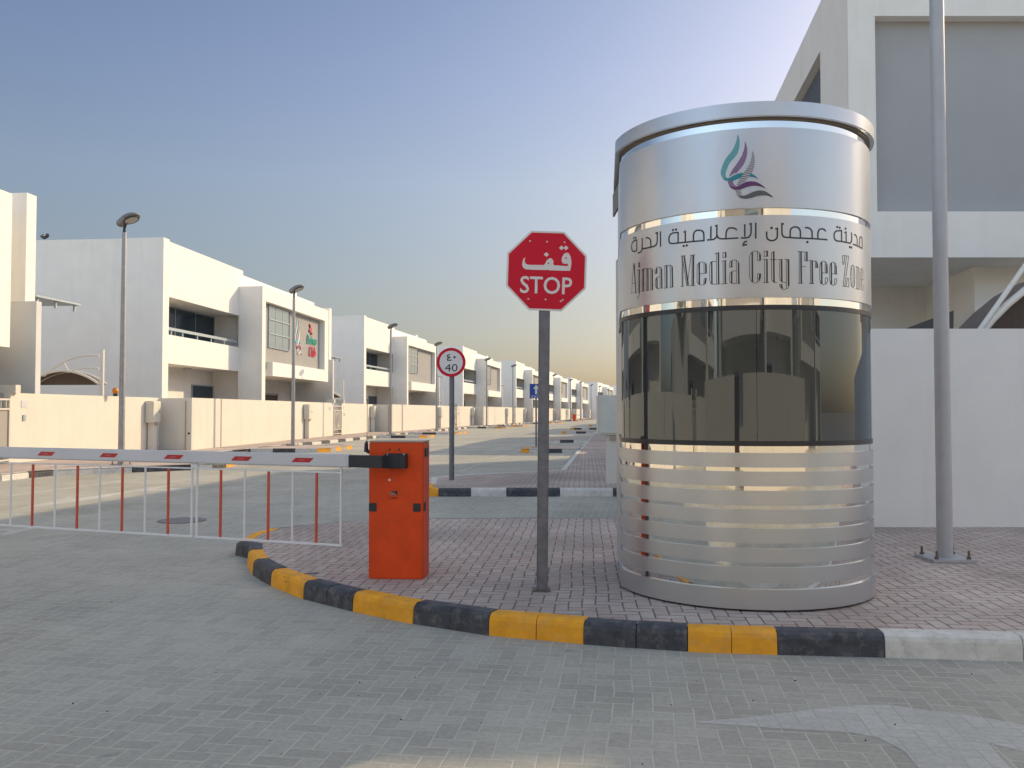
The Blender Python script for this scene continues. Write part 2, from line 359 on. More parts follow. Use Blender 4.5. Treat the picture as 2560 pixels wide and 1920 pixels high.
for y0, y1, wdt in ((33.0,35.8,2.15), (43.7,46.2,2.3), (62,64.5,2.4), (75.5,78,3.0), (93,95.5,2.6), (104,106.5,2.6), (122,124.5,2.6)):
    a, b = KR(y0), KR(y1)
    poly = [(a, y0), (a-wdt+.3, y0), (a-wdt, y0+.35), (b-wdt, y1-.35), (b-wdt+.3, y1), (b, y1)]
    sheet('pavement', inset(poly[::-1], .05) if False else poly, M_walk, SW-.003)
    pl = div([(b, y1), (b-wdt+.3, y1)], 1.0)[:-1] + [(b-wdt+.3, y1), (b-wdt, y1-.35)] + div([(b-wdt, y1-.35), (a-wdt, y0+.35)], 1.0)[1:] + [(a-wdt+.3, y0)] + div([(a-wdt+.3, y0), (a, y0)], .62)[1:]
    cc = ['Y' if (q[0] < KR(q[1])-wdt+.35) else ('K' if (i % 2) else 'W') for i, q in enumerate(pl[1:])]
    kerb(pl, cc, side=1)

# left pavement
KLP = [(19.6,-11.4),(24,-10.95),(33,-9.95),(39.6,-9.4),(49.4,-8.15),(56,-7.4),(70,-5.6),(81,-3.9),(93,-1.8),(107,.8),(120,3.6),(148,9),(178,15),(206,21),(236,28),(260,34.5)]
def KL(y):
    for a, b in zip(KLP[:-1], KLP[1:]):
        if y <= b[0]: return a[1]+(b[1]-a[1])*(y-a[0])/(b[0]-a[0])
    return KLP[-1][1]
first = [(-22,18.4), (-15.5,18.9), gp(4.5,1203), gp(72,1195), gp(133,1190), gp(234,1185.4), gp(330,1181.5), gp(479,1175.5), (-8.05,23.7), (-7.9,24.4), (-7.95,25.4)]
ff = div(first[:3], 1.3)[:-1] + first[2:]
kerb(ff, [('W' if i % 2 else 'K') for i in range(len(ff)-9)] + ['W','K','W','W','K','W','K','Y'][0:8], side=1)
kerb([(-7.95,25.4),(-8.3,26.2),(-9.6,26.6),(-10.6,26.7)], ['Y','W','W'], side=1)
lp = [(p[0], p[1]) for p in first] + [(-8.3,26.2),(-10.6,26.7)] + [(KL(y), y) for y in (28,)] + [(KL(y), y) for y in (33,39.6,49.4,56,70,81,93,107,120,148,178,206,236,260)]
sheet('pavement', lp + [(x-9, y) for y, x in ((260,34.5),(206,21),(148,9),(120,3.6),(93,-1.8),(70,-5.6),(49.4,-8.15),(33,-9.95))] + [(-22,24)], M_walk)
pts = div([(KL(y), y) for y in (27,39.6,49.4,56,70,81,93,107,120,148,178,206,236,260)], 1.25)
kerb(pts, [('W' if i % 2 else 'K') for i in range(len(pts)-1)], side=1)
for y0, y1, wdt in ((33.4,37.2,2.95), (51.5,54,2.9), (59.3,63.5,3.2), (81,83.5,3.4), (90.5,94,3.4), (111,113.5,3.2), (119.5,123,3.2), (140,143,3.2), (149,152,3.2), (169,172,3.2), (178,181,3.2)):
    a, b = KL(y0), KL(y1)
    poly = [(a, y0), (a+wdt-.4, y0), (a+wdt, y0+.5), (b+wdt, y1-.5), (b+wdt-.4, y1), (b, y1)]
    sheet('pavement', poly, M_walk, SW-.003)
    pl = div([(a, y0), (a+wdt-.4, y0)], .85) + [(a+wdt, y0+.5)] + div([(a+wdt, y0+.5), (b+wdt, y1-.5)], .8)[1:] + [(b+wdt-.4, y1)] + div([(b+wdt-.4, y1), (b, y1)], .85)[1:]
    cc = ['Y' if (q[0] > KL(q[1])+wdt-.75 and i % 2) else ('C' if q[1] > y0+.3 and q[0] > KL(q[1])+wdt-.75 else ('K' if i % 2 else 'W')) for i, q in enumerate(pl[1:])]
    kerb(pl, cc, side=1)

# painted lines and arrow, and a broad pale patch on the near road
def mark(px, z=.0013): return sheet('pale_road_mark', [gp(x, y) for x, y in px], M_mark, z)
mark([(1735,1806),(1830,1797),(1960,1783),(2120,1765),(2215,1762),(2330,1777),(2430,1789),(2560,1813),(2700,1850),(2700,1990),(2560,1880),(2470,1858),(2560,1960),(2330,1960),(2262,1880),(2200,1846),(2130,1832),(1950,1822)])  # broad pale patch of near paving, with the same brick joints
s5 = lambda x, y: (x*.226, 1060+y*.226)
def stripe(a, b, wd, z=.0013):
    a, b = Vector(gp(*a)), Vector(gp(*b)); t = (b-a).normalized(); n = Vector((-t.y, t.x))*wd/2
    return sheet('pale_road_mark', [tuple(a+n), tuple(b+n), tuple(b-n), tuple(a-n)], M_mark, z)
stripe(s5(100,795), s5(1350,632), .12)
mark([s5(180,938), s5(420,885), s5(760,808), s5(830,822), s5(1100,790), s5(1620,706), s5(1900,672), s5(1940,678), s5(1720,718), s5(2000,708), s5(2160,690), s5(2160,702), s5(1900,750), s5(1640,782), s5(1640,774), s5(1880,738), s5(1500,742), s5(1120,815), s5(840,860), s5(600,885), s5(400,915)])
stripe((0,1338), (86,1318), .14)
stripe((578,1222), (690,1203), .1)
stripe(s5(0,1165), s5(150,1178), .1)
z3 = lambda x, y: (1050+x*.22604, 820+y*.22604)
stripe(z3(430,1590), z3(680,1500), .1); stripe(z3(800,1450), z3(965,1402), .1)
mark([z3(60,1655), z3(400,1618), z3(850,1598), z3(860,1604), z3(420,1628), z3(80,1664)])
stripe(z3(1650,1108), z3(1980,1104), .25)
# manhole cover out in the lane
c0 = gp(455, 1302)
m = MB(); n_ = 28
ring = [(c0[0]+.33*math.cos(2*math.pi*k/n_), c0[1]+.33*math.sin(2*math.pi*k/n_)) for k in range(n_)]
m.prism(ring, .001, .012); m.build('manhole_cover', mat('cast_iron', (.20,.195,.185), .7, metal=.2, noise=.3, nscale=30, bump=.8, bscale=25), label='round cast iron manhole cover in the grey road behind the barrier grille', cat='manhole cover')
# small litter at the kerb
for px, py, z, r_, c, nm, lb in ((1078+560*0, 1437, SW, .03, (.03,.03,.03), 'twig', 'dark twig lying on the yellow kerb top'), ):
    x0, y0 = gp(776, 1436, .15)
    m = MB(); m.tube([(x0-.05,y0-.02,.158),(x0+.0,y0,.16),(x0+.07,y0+.012,.16)], [.003,.006,.004], 6)
    m.build('twig', M_bolt, label='short dark twig lying on top of the yellow kerb block near the barrier', cat='twig')

# pebbles and grit lying about on the paving
m = MB(); rg = random.Random(11)
for _ in range(60):
    x = rg.uniform(-4.5, 4.2); y = rg.uniform(3.6, 9.5) ; z = 0.0
    if y > 5.3 and x > -2.9: y = rg.uniform(3.7, 5.3)
    r_ = rg.choice((.002,.003,.003,.004,.006)); m.ball((x, y, z+r_*.5), r_*rg.uniform(.8,1.8), r_, r_*.6, 6, 4)
for _ in range(30):
    x = rg.uniform(-2.2, .7); y = rg.uniform(6.9, 10.5); r_ = rg.choice((.003,.004,.006)); m.ball((x, y, SW+r_*.5), r_*rg.uniform(.8,1.6), r_, r_*.6, 6, 4)
m.build('grit', mat('dark_grit', (.07,.06,.05), .9, noise=.5, nscale=9), kind='stuff', label='dark grit and pebbles scattered over the paving', cat='grit')
# ------------------------------------------------------------------ villas
def glyph(body, font=None, size=1, shear=0, ext=0, name='lettering', off=0):
    c = bpy.data.curves.new(name, 'FONT'); c.body = body; c.size = size; c.shear = shear; c.extrude = ext; c.offset = off
    c.align_x = 'CENTER'; c.align_y = 'CENTER'; c.resolution_u = 3
    o = bpy.data.objects.new(name, c); scene.collection.objects.link(o)
    bpy.context.view_layer.update()
    me = bpy.data.meshes.new_from_object(o.evaluated_get(bpy.context.evaluated_depsgraph_get()))
    bpy.data.objects.remove(o); bpy.data.curves.remove(c)
    return me
def place_mesh(me, name, material, parent, M4, sx=None, sy=None, **kw):
    """fit a text mesh into sx by sy, then transform"""
    xs = [v.co.x for v in me.vertices]; ys = [v.co.y for v in me.vertices]
    cx, cy = (min(xs)+max(xs))/2, (min(ys)+max(ys))/2
    kx = sx/(max(xs)-min(xs)) if sx else 1; ky = sy/(max(ys)-min(ys)) if sy else kx
    for v in me.vertices: v.co = M4 @ Vector(((v.co.x-cx)*kx, (v.co.y-cy)*ky, v.co.z))
    me.materials.clear(); me.materials.append(material)
    me.name = name; o = bpy.data.objects.new(name, me); scene.collection.objects.link(o); o.parent = parent
    return tag(o, **kw)
def frame4(o, ex, ey, ez):
    return Matrix.Translation(o) @ Matrix((ex, ey, ez)).transposed().to_4x4()

def villa(front, mirror=False, cross=1.2):
    """local x = out towards the street, y = along it. `front` = Empty"""
    S = -1 if mirror else 1
    def B(m, u0, u1, v0, v1, z0, z1, mi=0):
        a, b = sorted((v0*S, v1*S)); m.box(a, b, u0, u1, z0, z1, mi)
    m = MB()
    B(m, -.4, 7.65, -13, -1.5, -.1, 8.58); B(m, 7.65, 18.75, -13, -1.5, -.1, 8.3)
    B(m, -.4, .1, -1.5, 0, -.1, 8.6)
    B(m, .1, 7.65, -1.5, 0, 6.25, 8.52)
    B(m, 7.65, 18.75, -1.5, 0, 3.35, 8.3)
    B(m, .1, 7.65, -.2, 0, 3.52, 4.70); B(m, .1, 7.65, -1.5, -.2, 3.52, 3.75)
    B(m, 7.65, 8.0, -1.5, 0, -.1, 3.35)
    B(m, 7.15, 7.6, 0, 1.2, -.1, 7.68)                    # fin to the ground
    B(m, 7.6, 17.8, 0, .85, 3.35+.35, 7.68)
    B(m, 8.6, 17.8, 0, .85, 3.35, 3.7)
    B(m, 7.6, 17.8, .85, 1.2, 7.0, 7.68)
    B(m, 17.1, 17.8, .85, 1.2, 4.05, 7.0)
    B(m, 8.6, 17.8, .85, 1.2, 3.35, 4.05)
    B(m, 18.80, 19.25, -.9, .95, 4.77, 7.97)                 # pier on the annex roof
    m.build('wall', M_white, front)
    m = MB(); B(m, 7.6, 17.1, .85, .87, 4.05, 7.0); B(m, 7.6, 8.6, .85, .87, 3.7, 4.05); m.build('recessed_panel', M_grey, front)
    m = MB(); B(m, 18.76, 19.0, -9, cross, -.1, 4.77); B(m, 19.0, 22.2, -9, -2.5, -.1, 4.77); m.build('annex', M_pale, front)
    # balcony rail
    m = MB(); B(m, .1, 7.15, -.14, -.06, 4.90, 5.02)
    for u in (.5, 1.5, 2.9, 4.3, 5.7, 6.9): B(m, u, u+.05, -.12, -.08, 4.70, 4.90)
    m.build('balcony_rail', M_frame, front)
    m = MB(); B(m, 19.3, 21.6, -2.3, .95, 4.98, 5.03)
    for u, v in ((19.5,.8),(20.4,.8),(21.4,.8),(19.5,-1.5),(21.4,-1.5)): B(m, u, u+.06, v, v+.06, 4.77, 4.98)
    B(m, 19.3, 21.6, -2.5, -2.3, 4.77, 4.95)
    m.build('terrace_rail', M_frame, front)
    def window(u0, u1, v, z0, z1, cols, rows, pane, fr=.05):
        f = MB(); B(f, u0, u1, v, v+.06, z1-fr, z1); B(f, u0, u1, v, v+.06, z0, z0+fr)
        B(f, u0, u0+fr, v, v+.055, z0+fr, z1-fr); B(f, u1-fr, u1, v, v+.055, z0+fr, z1-fr)
        for i in range(1, cols):
            u = u0+(u1-u0)*i/cols; B(f, u-.015, u+.015, v, v+.03, z0+fr, z1-fr)
        for j in range(1, rows):
            z = z0+(z1-z0)*j/rows; B(f, u0+fr, u1-fr, v, v+.07, z-.025, z+.025)
        fo = f.build('window', M_frame, front)
        p = MB(); B(p, u0+fr*.5, u1-fr*.5, v-.01, v+.02, z0+fr*.5, z1-fr*.5); p.build('pane', pane, fo)
    window(1.6, 7.64, -1.49, 3.76, 6.22, 3, 1, M_glassw, .03)
    window(5.3, 7.6, -1.49, .8, 2.82, 1, 1, M_glassw, .05)
    window(8.75, 11.8, .88, 4.8, 6.97, 3, 3, M_glassl, .03)
    m = MB(); B(m, 14.3, 16.3, -1.49, -1.42, 0, 2.5); d = m.build('door', M_brown, front)
    m = MB(); B(m, 14.2, 14.3, -1.49, -1.38, 0, 2.6); B(m, 16.3, 16.4, -1.49, -1.38, 0, 2.6); B(m, 14.2, 16.4, -1.49, -1.38, 2.52, 2.62); m.build('door_frame', M_frame, d)
    m = MB(); B(m, 3.6, 3.85, -1.05, -.8, 3.44, 3.515); m.build('ceiling_lamp', M_frame, front)
    # roof tank box shown above the parapet
    m = MB(); B(m, 15.6, 16.1, -.6, -.2, 8.3, 8.55); m.build('roof_pier', M_white, front)
    return front

def ribbon(m, pts, wd, f, mi=0, closed=False):
    P = [Vector(p) for p in pts]; out = []
    for a, b in zip(P[:-1], P[1:]):
        k = max(1, math.ceil((b-a).length/.03)); out += [a.lerp(b, i/k) for i in range(k)]
    out.append(P[-1]); n = len(out); vs = []
    for i in range(n):
        a = (out[i]-out[i-1]).normalized() if i else (out[1]-out[0]).normalized()
        b = (out[i+1]-out[i]).normalized() if i < n-1 else a
        t = a+b; t = t.normalized() if t.length > 1e-4 else a
        nn = Vector((-t.y, t.x)); k = min(1.6, 1/max(.4, abs(nn.dot(Vector((-a.y, a.x))))))
        e = Vector((0, 0))
        if i == 0: e = -b*wd*.3
        if i == n-1: e = a*wd*.3
        vs.append(f(out[i]+e+nn*wd/2*k)); vs.append(f(out[i]+e-nn*wd/2*k))
    m.add(vs, [(2*i, 2*i+1, 2*i+3, 2*i+2) for i in range(n-1)], mi)
def fill(m, pts, f, mi=0, maxe=.06):
    vs = [Vector((p[0], p[1], 0)) for p in pts]
    bm = bmesh.new(); bv = [bm.verts.new(v) for v in vs]
    for t in geometry.tessellate_polygon([vs]):
        try: bm.faces.new([bv[i] for i in t])
        except ValueError: pass
    for _ in range(4):
        es = [e for e in bm.edges if e.calc_length() > maxe]
        if not es: break
        bmesh.ops.subdivide_edges(bm, edges=es, cuts=1, use_grid_fill=False)
        bmesh.ops.triangulate(bm, faces=[q for q in bm.faces if len(q.verts) > 3])
    bm.verts.index_update()
    m.add([f(Vector((v.co.x, v.co.y))) for v in bm.verts], [[v.index for v in q.verts] for q in bm.faces], mi); bm.free()
def dec(s): return [[tuple(int(q)/10000 for q in p.split(',')) for p in st.split(' ')] for st in s.split(';') if st]
LETTER={
'a':'-8613,28957 -8609,27855;-9069,28907 -8924,28936 -8928,28316 -8988,28063 -9253,27950 -9619,27939 -10480,27951;-10118,28736 -9966,28724 -9741,28629 -9616,28468 -9588,27957;-10581,28770 -10587,28004 -10660,27837 -10845,27733 -11112,27740;-11286,28786 -11635,28790 -11946,28687 -12068,28481 -12042,28204 -11906,28008 -11642,27931 -11325,27946 -11286,28786;-5023,27851 -5827,27869 -6507,27881 -7025,27901 -7565,27915 -7768,27998 -7843,28202 -7826,28416 -7712,28616 -7460,28701 -7044,28674 -7049,27917;-6571,28643 -6455,28672 -6460,27897;-5827,27890 -5824,28334 -5756,28538 -5601,28648 -5383,28646 -5168,28581 -5062,28423 -5042,28253 -5036,27823;-4519,28812 -4538,27975;-4199,28838 -4096,28859 -4101,28169 -4131,28025 -4289,27892 -4497,27867 -4782,27871;-4089,28147 -4000,27952 -3796,27874 -3471,27860 -2628,27864;-3463,27893 -3448,28287 -3386,28491 -3264,28599 -3062,28615 -2862,28574 -2723,28458;-2154,28794 -2160,27966;-1823,28821 -1719,28851 -1724,28197 -1790,27993 -1910,27873 -2110,27840 -2396,27852;-2032,27596 -2171,27561 -2256,27453 -2213,27356;-2321,27319 -2026,27365;-1397,28881 -1410,27795;-652,28233 -647,27924 -596,27737 -455,27633 -253,27602 -48,27664 76,27796 103,27961 108,28481 -20,28447;550,28797 438,28821 431,28169 471,27963 616,27857 869,27844 1470,27817 4015,27828;1030,27847 1035,28302 1110,28489 1283,28589 1435,28609 1631,28574 1762,28426 1804,28241 1800,27819;2200,28589 2420,28579 2606,28505 2722,28346 2730,27828;3198,27834 3218,28272 3305,28486 3431,28557 3609,28582 3789,28541 3892,28445;5480,27854 5474,28626 4951,28547 4773,28437 4683,28219 4709,28011 4822,27854 4998,27820 5492,27834 5954,27819 6491,27816 6670,27965 6707,28225 6684,28598;5846,28527 5996,28574 5996,27836;7061,28518 7275,28512 7432,28405 7490,28154 7479,27766;6920,27790 8364,27668 8385,28279 8310,28464 8124,28501 7932,28387 7865,28205 7832,27726',
't':'-11798,26993 -12091,24750;-11607,26963 -11466,24726;-11928,25477 -11611,25479;-12215,24748 -11934,24740;-11738,24724 -11351,24721;-11825,26993 -11582,26977;-11102,26958 -10911,26947 -10913,26616 -11105,26626 -11102,26958;-11130,26410 -11120,24639;-10944,24618 -11006,24402 -11139,24283 -11322,24282;-11257,26420 -10900,26422;-10606,26380 -10604,24711;-10095,26353 -10094,24704;-9618,26332 -9617,24702;-10457,26359 -10284,26393 -10048,26391 -9898,26282;-9918,26298 -9757,26360 -9568,26356 -9434,26198;-10693,26370 -10387,26371;-10705,24705 -10351,24698;-10147,24701 -9832,24700;-9655,24697 -9378,24709;-9149,25877 -9117,26157 -9000,26295 -8799,26335 -8603,26275 -8494,26079;-8676,26276 -8658,24752;-9160,25865 -8939,25873;-9105,25456 -9154,25069 -9097,24844 -8953,24719 -8810,24704 -8658,24744;-9105,25456 -8976,25563 -8680,25602;-8586,24693 -8422,24714;-8217,26327 -8207,24679;-8038,26276 -7856,26349 -7677,26328 -7547,26175;-7738,26314 -7713,24689;-8276,26339 -7995,26365;-8314,24673 -7965,24680;-7790,24680 -7447,24698;-6737,26885 -6747,24671;-6664,26600 -6677,24678;-6709,26861 -6367,24680 -6262,24693;-6012,26872 -6277,25075;-5932,26864 -5974,24648;-6827,26899 -6476,26899;-6066,26877 -5719,26885;-6842,24667 -6612,24672;-6162,24651 -5734,24658;-4858,25466 -4862,26011 -4950,26228 -5184,26318 -5399,26299 -5540,26109 -5570,25564 -5561,24931 -5454,24713 -5238,24638 -5024,24660 -4917,24800 -4869,25098;-5047,26269 -5040,25479;-5340,25461 -4849,25474;-5043,25094 -4860,25106;-5043,25102 -5075,24685;-4177,26253 -4383,26297 -4571,26240 -4635,25994 -4642,24990 -4582,24714 -4436,24634 -4188,24640;-4139,26869 -4147,24642;-4271,26845 -3946,26871;-4164,24626 -3877,24651;-3681,26874 -3454,26881 -3457,26515 -3684,26517 -3681,26874;-3678,26271 -3677,24632;-3775,26268 -3459,26291;-3787,24621 -3390,24634;-3244,25797 -3003,25810;-3236,25797 -3222,26070 -3141,26240 -2960,26305 -2760,26275 -2621,26123 -2571,25914;-2760,26262 -2765,24619;-2786,25530 -3046,25501 -3208,25364 -3242,25075 -3232,24826 -3133,24655 -2973,24607 -2773,24632;-2693,24604 -2493,24629;-1084,26199 -1081,26570 -1167,26757 -1346,26872 -1545,26886 -1745,26751 -1843,26507 -1855,25022 -1762,24772 -1564,24614 -1385,24611 -1196,24759 -1094,25004 -1088,25251;-1299,26801 -1292,26203;-1312,26208 -1080,26203;-1312,25256 -1088,25260;-1300,25255 -1316,24720;-833,26858 -592,26863 -595,26496 -837,26491 -833,26858;-811,26256 -817,24622;-919,26270 -597,26274;-925,24615 -531,24627;-322,26725 -326,24914 -279,24729 -158,24625 46,24621;-322,26725 -121,26848;-427,26273 54,26259;144,26263 459,26265;259,26251 247,24996 287,24790 439,24647 584,24620 719,24662;600,26266 929,26270;718,26255 706,24218;929,26237 919,24426 811,24219 579,24126 372,24207 249,24338 230,24490 425,24491;1569,26854 2354,26836;1691,26832 1676,24605;1575,24590 1965,24600;2152,26828 2118,26202;2095,26206 2346,26199;1888,25786 2186,25783;2430,26248 2748,26245;2569,26224 2568,24612;2442,24595 2828,24609;2742,26170 2886,26247 3055,26214 3150,26045 3181,25777 2952,25766;2982,26223 3001,25776;4017,25409 4014,25909 3912,26194 3680,26279 3449,26165 3346,25910 3332,24872 3429,24649 3656,24569 3891,24652 4009,24825 4023,25076;3819,26229 3823,25405;3540,25414 4017,25409;3818,25064 3797,24655;3818,25064 4023,25068;4899,25406 4896,25888 4795,26173 4567,26269 4342,26169 4229,25881 4214,24921 4320,24648 4541,24566 4770,24635 4890,24840 4906,25071;4708,26188 4713,25413;4442,25415 4911,25403;4690,25056 4684,24658;4690,25056 4906,25067;5570,26820 6286,26841 5745,24587;6017,26822 5575,24587 6255,24582 6253,25200 6097,25212 5906,24596;5570,26820 5578,26184 5702,26178 5800,26809;6788,26247 7004,26124 7079,25427 6996,24758 6797,24561 6553,24718 6463,25432 6567,26079 6788,26247;6666,26068 6673,24635;6930,26117 6912,24656;7217,26190 7502,26188;7347,26162 7315,24548;7520,26160 7495,24539;7519,26129 7718,26148 7842,26002 7840,24538;7668,26090 7683,24540;7176,24544 7859,24532;8448,25315 8447,25987 8270,26174 8092,26096 8028,25722 8033,24860 8184,24551 8351,24512 8477,24776 8461,24991;8133,25323 8448,25311;8199,26044 8186,24608',
'k':'-11685,26876 -11457,24734;-10941,26942 -10943,26621;-10945,26415 -10959,24620;-10450,26389 -10448,24710;-9924,26343 -9923,24710;-9458,26210 -9451,24709;-8521,26148 -8503,24758;-8983,26227 -9020,25883;-8976,25485 -8970,24765;-8048,26337 -8038,24679;-7562,26186 -7547,24695;-6560,26887 -6262,24735;-5825,26862 -5862,24652;-5400,26244 -5402,24730;-4912,26141 -4904,25490;-4920,25072 -4973,24741;-4483,26254 -4478,24679;-3999,26884 -3999,24658;-3495,26867 -3493,26526;-3531,26287 -3527,24641;-3069,26186 -3092,25806;-2602,26040 -2597,24625;-3078,25461 -3084,24653;-1658,26769 -1663,24720;-1132,26653 -1128,26216;-1144,25232 -1188,24821;-632,26855 -635,26501;-650,26266 -652,24628;-166,26798 -166,24687;392,26252 394,24709;874,26257 868,24425;354,24470 414,24257;1833,26837 1831,24609;2289,26833 2291,26213;2710,26231 2709,24617;3102,26084 3132,25795;3510,26169 3505,24652;3963,26030 3965,25426;4397,26144 4386,24660;4851,26010 4853,25423',
'o':'-11702,28996;-11464,28985;-7469,28913;-7212,28912;-6592,27623;-6347,27629;-301,28510;2339,27560;5027,28840;5283,28812;5939,28813;6433,27524;6652,27515',
}
FLAME={
'teal':'-2603,35322 -2511,35141 -2457,34858 -2467,34442 -2519,34167 -2655,33865 -2857,33620 -3060,33411 -3230,33182 -3350,32880 -3436,32644 -3455,32419 -3388,32273 -3271,32194 -3339,32112 -3541,32200 -3710,32303 -3803,32540 -3791,32818 -3669,33154 -3531,33490 -3326,33784 -3089,34040 -2885,34336 -2749,34673 -2646,35012',
'purple':'-2107,34799 -2016,34585 -1935,34268 -1938,33921 -2024,33510 -2194,33104 -2463,32774 -2665,32545 -2866,32508 -3203,32310 -3236,32312 -3168,32446 -2998,32745 -2795,33042 -2525,33404 -2322,33737 -2186,34110 -2117,34417;-3299,32011 -3071,31993 -2903,32025 -2938,31871 -2855,31709 -2706,31559 -2807,31497 -3007,31529 -3207,31666 -3290,31830',
'grey':'-1594,34076 -1489,33864 -1425,33549 -1428,33203 -1498,32791 -1634,32451 -1869,32185 -2037,31986 -2138,31860 -2538,31669 -2689,31627 -2671,31782 -2502,32048 -2334,32315 -2131,32615 -1896,32948 -1727,33286 -1641,33628;-2775,31293 -2398,31297 -2393,31071 -2278,30874 -2545,30873 -2644,30914 -2743,31093',
'deep_teal':'-3676,32230 -3338,32175 -3102,32266 -2800,32416 -2532,32501 -2265,32519 -2199,32497 -2368,32178 -2535,32127 -2803,32017 -3071,31993 -3339,32018 -3541,32096;-1734,32448 -1535,32360 -1336,32197 -1204,32020 -1403,32130 -1669,32210 -1835,32211',
'deep_purple':'-3208,31649 -2806,31521 -2539,31617 -2271,31757 -2004,31863 -1672,31882 -1339,31817 -1040,31652 -807,31457 -691,31323 -1008,31479 -1341,31558 -1674,31553 -2008,31483 -2341,31352 -2541,31306 -2808,31323 -3075,31465',
'deep_grey':'-2644,30907 -2279,30850 -2012,30912 -1678,31070 -1345,31178 -1077,31204 -743,31145 -475,30968 -273,30811 -172,30683 -543,30831 -879,30854 -1281,30813 -1682,30690 -2014,30636 -2346,30681 -2545,30803',
}

def stripes(name, c1, c2, sc, ang):
    m = bpy.data.materials.new(name); m.use_nodes = True; nt = m.node_tree; b = nt.nodes['Principled BSDF']
    g = N(nt, 'ShaderNodeNewGeometry'); mp = N(nt, 'ShaderNodeMapping'); mp.inputs['Rotation'].default_value = (0, ang, 0)
    nt.links.new(g.outputs['Position'], mp.inputs[0])
    wv = N(nt, 'ShaderNodeTexWave', Scale=sc, Distortion=1.2, Detail=1.0); wv.bands_direction = 'Z'; wv.wave_profile = 'TRI'; nt.links.new(mp.outputs[0], wv.inputs[0])
    mr = N(nt, 'ShaderNodeMapRange'); mr.inputs[1].default_value = .38; mr.inputs[2].default_value = .5; nt.links.new(wv.outputs[1], mr.inputs[0])
    mx = N(nt, 'ShaderNodeMix', data_type='RGBA'); mx.inputs[6].default_value = (*c1, 1); mx.inputs[7].default_value = (*c2, 1)
    nt.links.new(mr.outputs[0], mx.inputs[0]); nt.links.new(mx.outputs[2], b.inputs['Base Color']); b.inputs['Roughness'].default_value = .4
    return m
M_teal = stripes('teal_line_print', (.22,.42,.44), (.04,.30,.35), 42, .5)
M_pur = stripes('purple_line_print', (.36,.27,.38), (.12,.03,.16), 34, .9)
M_gry = stripes('grey_line_print', (.52,.52,.53), (.13,.13,.15), 26, .15)
M_dteal = mat('deep_teal_print', (.015,.22,.27), .4); M_dpur = mat('deep_purple_print', (.11,.03,.13), .4); M_dgry = mat('dark_grey_print', (.09,.095,.10), .4)
FM = {'teal': M_teal, 'purple': M_pur, 'grey': M_gry, 'deep_teal': M_dteal, 'deep_purple': M_dpur, 'deep_grey': M_dgry}
def flame(parent, f, name='logo', solid=False, th=0):
    lg = None
    for i, (k, s) in enumerate(FLAME.items()):
        m = MB()
        for poly in dec(s): fill(m, poly, lambda p, i=i: f(p, .0006*i))
        if solid: mt = {'teal': mat('sign_teal', (.30,.58,.55), .5), 'purple': mat('sign_mauve', (.42,.30,.40), .5), 'grey': mat('sign_pale', (.62,.58,.54), .5), 'deep_teal': mat('sign_turquoise', (.05,.42,.45), .5), 'deep_purple': mat('sign_plum', (.24,.05,.11), .5), 'deep_grey': mat('sign_light', (.45,.42,.40), .5)}[k]
        else: mt = FM[k]
        o = m.build(name if i == 0 else 'logo_ribbon', mt, parent if i == 0 else lg)
        if th:
            md = o.modifiers.new('thick', 'SOLIDIFY'); md.thickness = th; md.offset = 1
        if i == 0: lg = o
    return lg

VILLAS = [  # anchor x, y, direction
 (-19.9,-22.0,.095), (-16.95,7.0,.095), (-14.05,35.8,.095), (-10.75,64.6,.144), (-5.2,94.4,.15), (.6,121.9,.165), (6.2,151,.19), (12.3,182,.22), (20.5,210,.26), (28.6,238,.27)]
ORD = ['first','second','third','fourth','fifth','sixth','seventh','eighth','ninth']
proto = villa(empty('villa', (0,0,0)))
for i, (x, y, d) in enumerate(VILLAS):
    if i == 0: o = proto
    elif i == 2: o = villa(empty('villa', (0,0,0)))
    elif i == 1: o = villa(empty('villa', (0,0,0)), cross=1.33)
    else: o = copy_tree(proto)
    o.location = (x, y, 0); o.rotation_euler = (0, 0, -math.atan(d))
    lb = {0: 'white two storey villa of the left row standing beside the camera, out of frame', 1: 'white villa cut off by the left edge of the photo',
          2: 'large white villa with the colourful flame logo and lettering on its grey panel',
          3: 'white villa just left of the round speed limit sign, with a plain grey panel'}.get(i)
    if lb is None: lb = '%s white villa after the flame logo villa, down the left row' % {4:'second',5:'third',6:'fourth',7:'fifth',8:'sixth',9:'seventh'}[i]
    tag(o, lb, 'villa', 'villas in a row along the left of the street')
    if i == 2: V1 = o
# wall sign on the villa with the logo (local: y along, z up, x out)
k = 2.15/.47
flame(V1, lambda p, e: Vector((.90+e*4, 12.75+(p[0]+.38)*1.15/.363, 4.72+(p[1]-3.0636)*k)), solid=True, th=.04)
place_mesh(glyph('Business', shear=.35, ext=.02), 'lettering', mat('sign_green', (.03,.36,.28), .5), V1, frame4((.92,15.55,5.72), (0,1,0), (0,0,1), (1,0,0)), 1.75, .5, label='green slanted lettering')
place_mesh(glyph('Club', shear=.3, ext=.02), 'lettering', mat('sign_crimson', (.60,.02,.07), .5), V1, frame4((.92,15.65,5.05), (0,1,0), (0,0,1), (1,0,0)), 1.15, .58, label='red slanted lettering')
m = MB(); 
for q in ((0,0),(.18,.12),(.3,-.12),(.05,.3)): m.ball((.93,15.2+q[0],6.25+q[1]), .04,.13,.12)
m.build('emblem', mat('emblem_red', (.55,.05,.10), .5), V1)

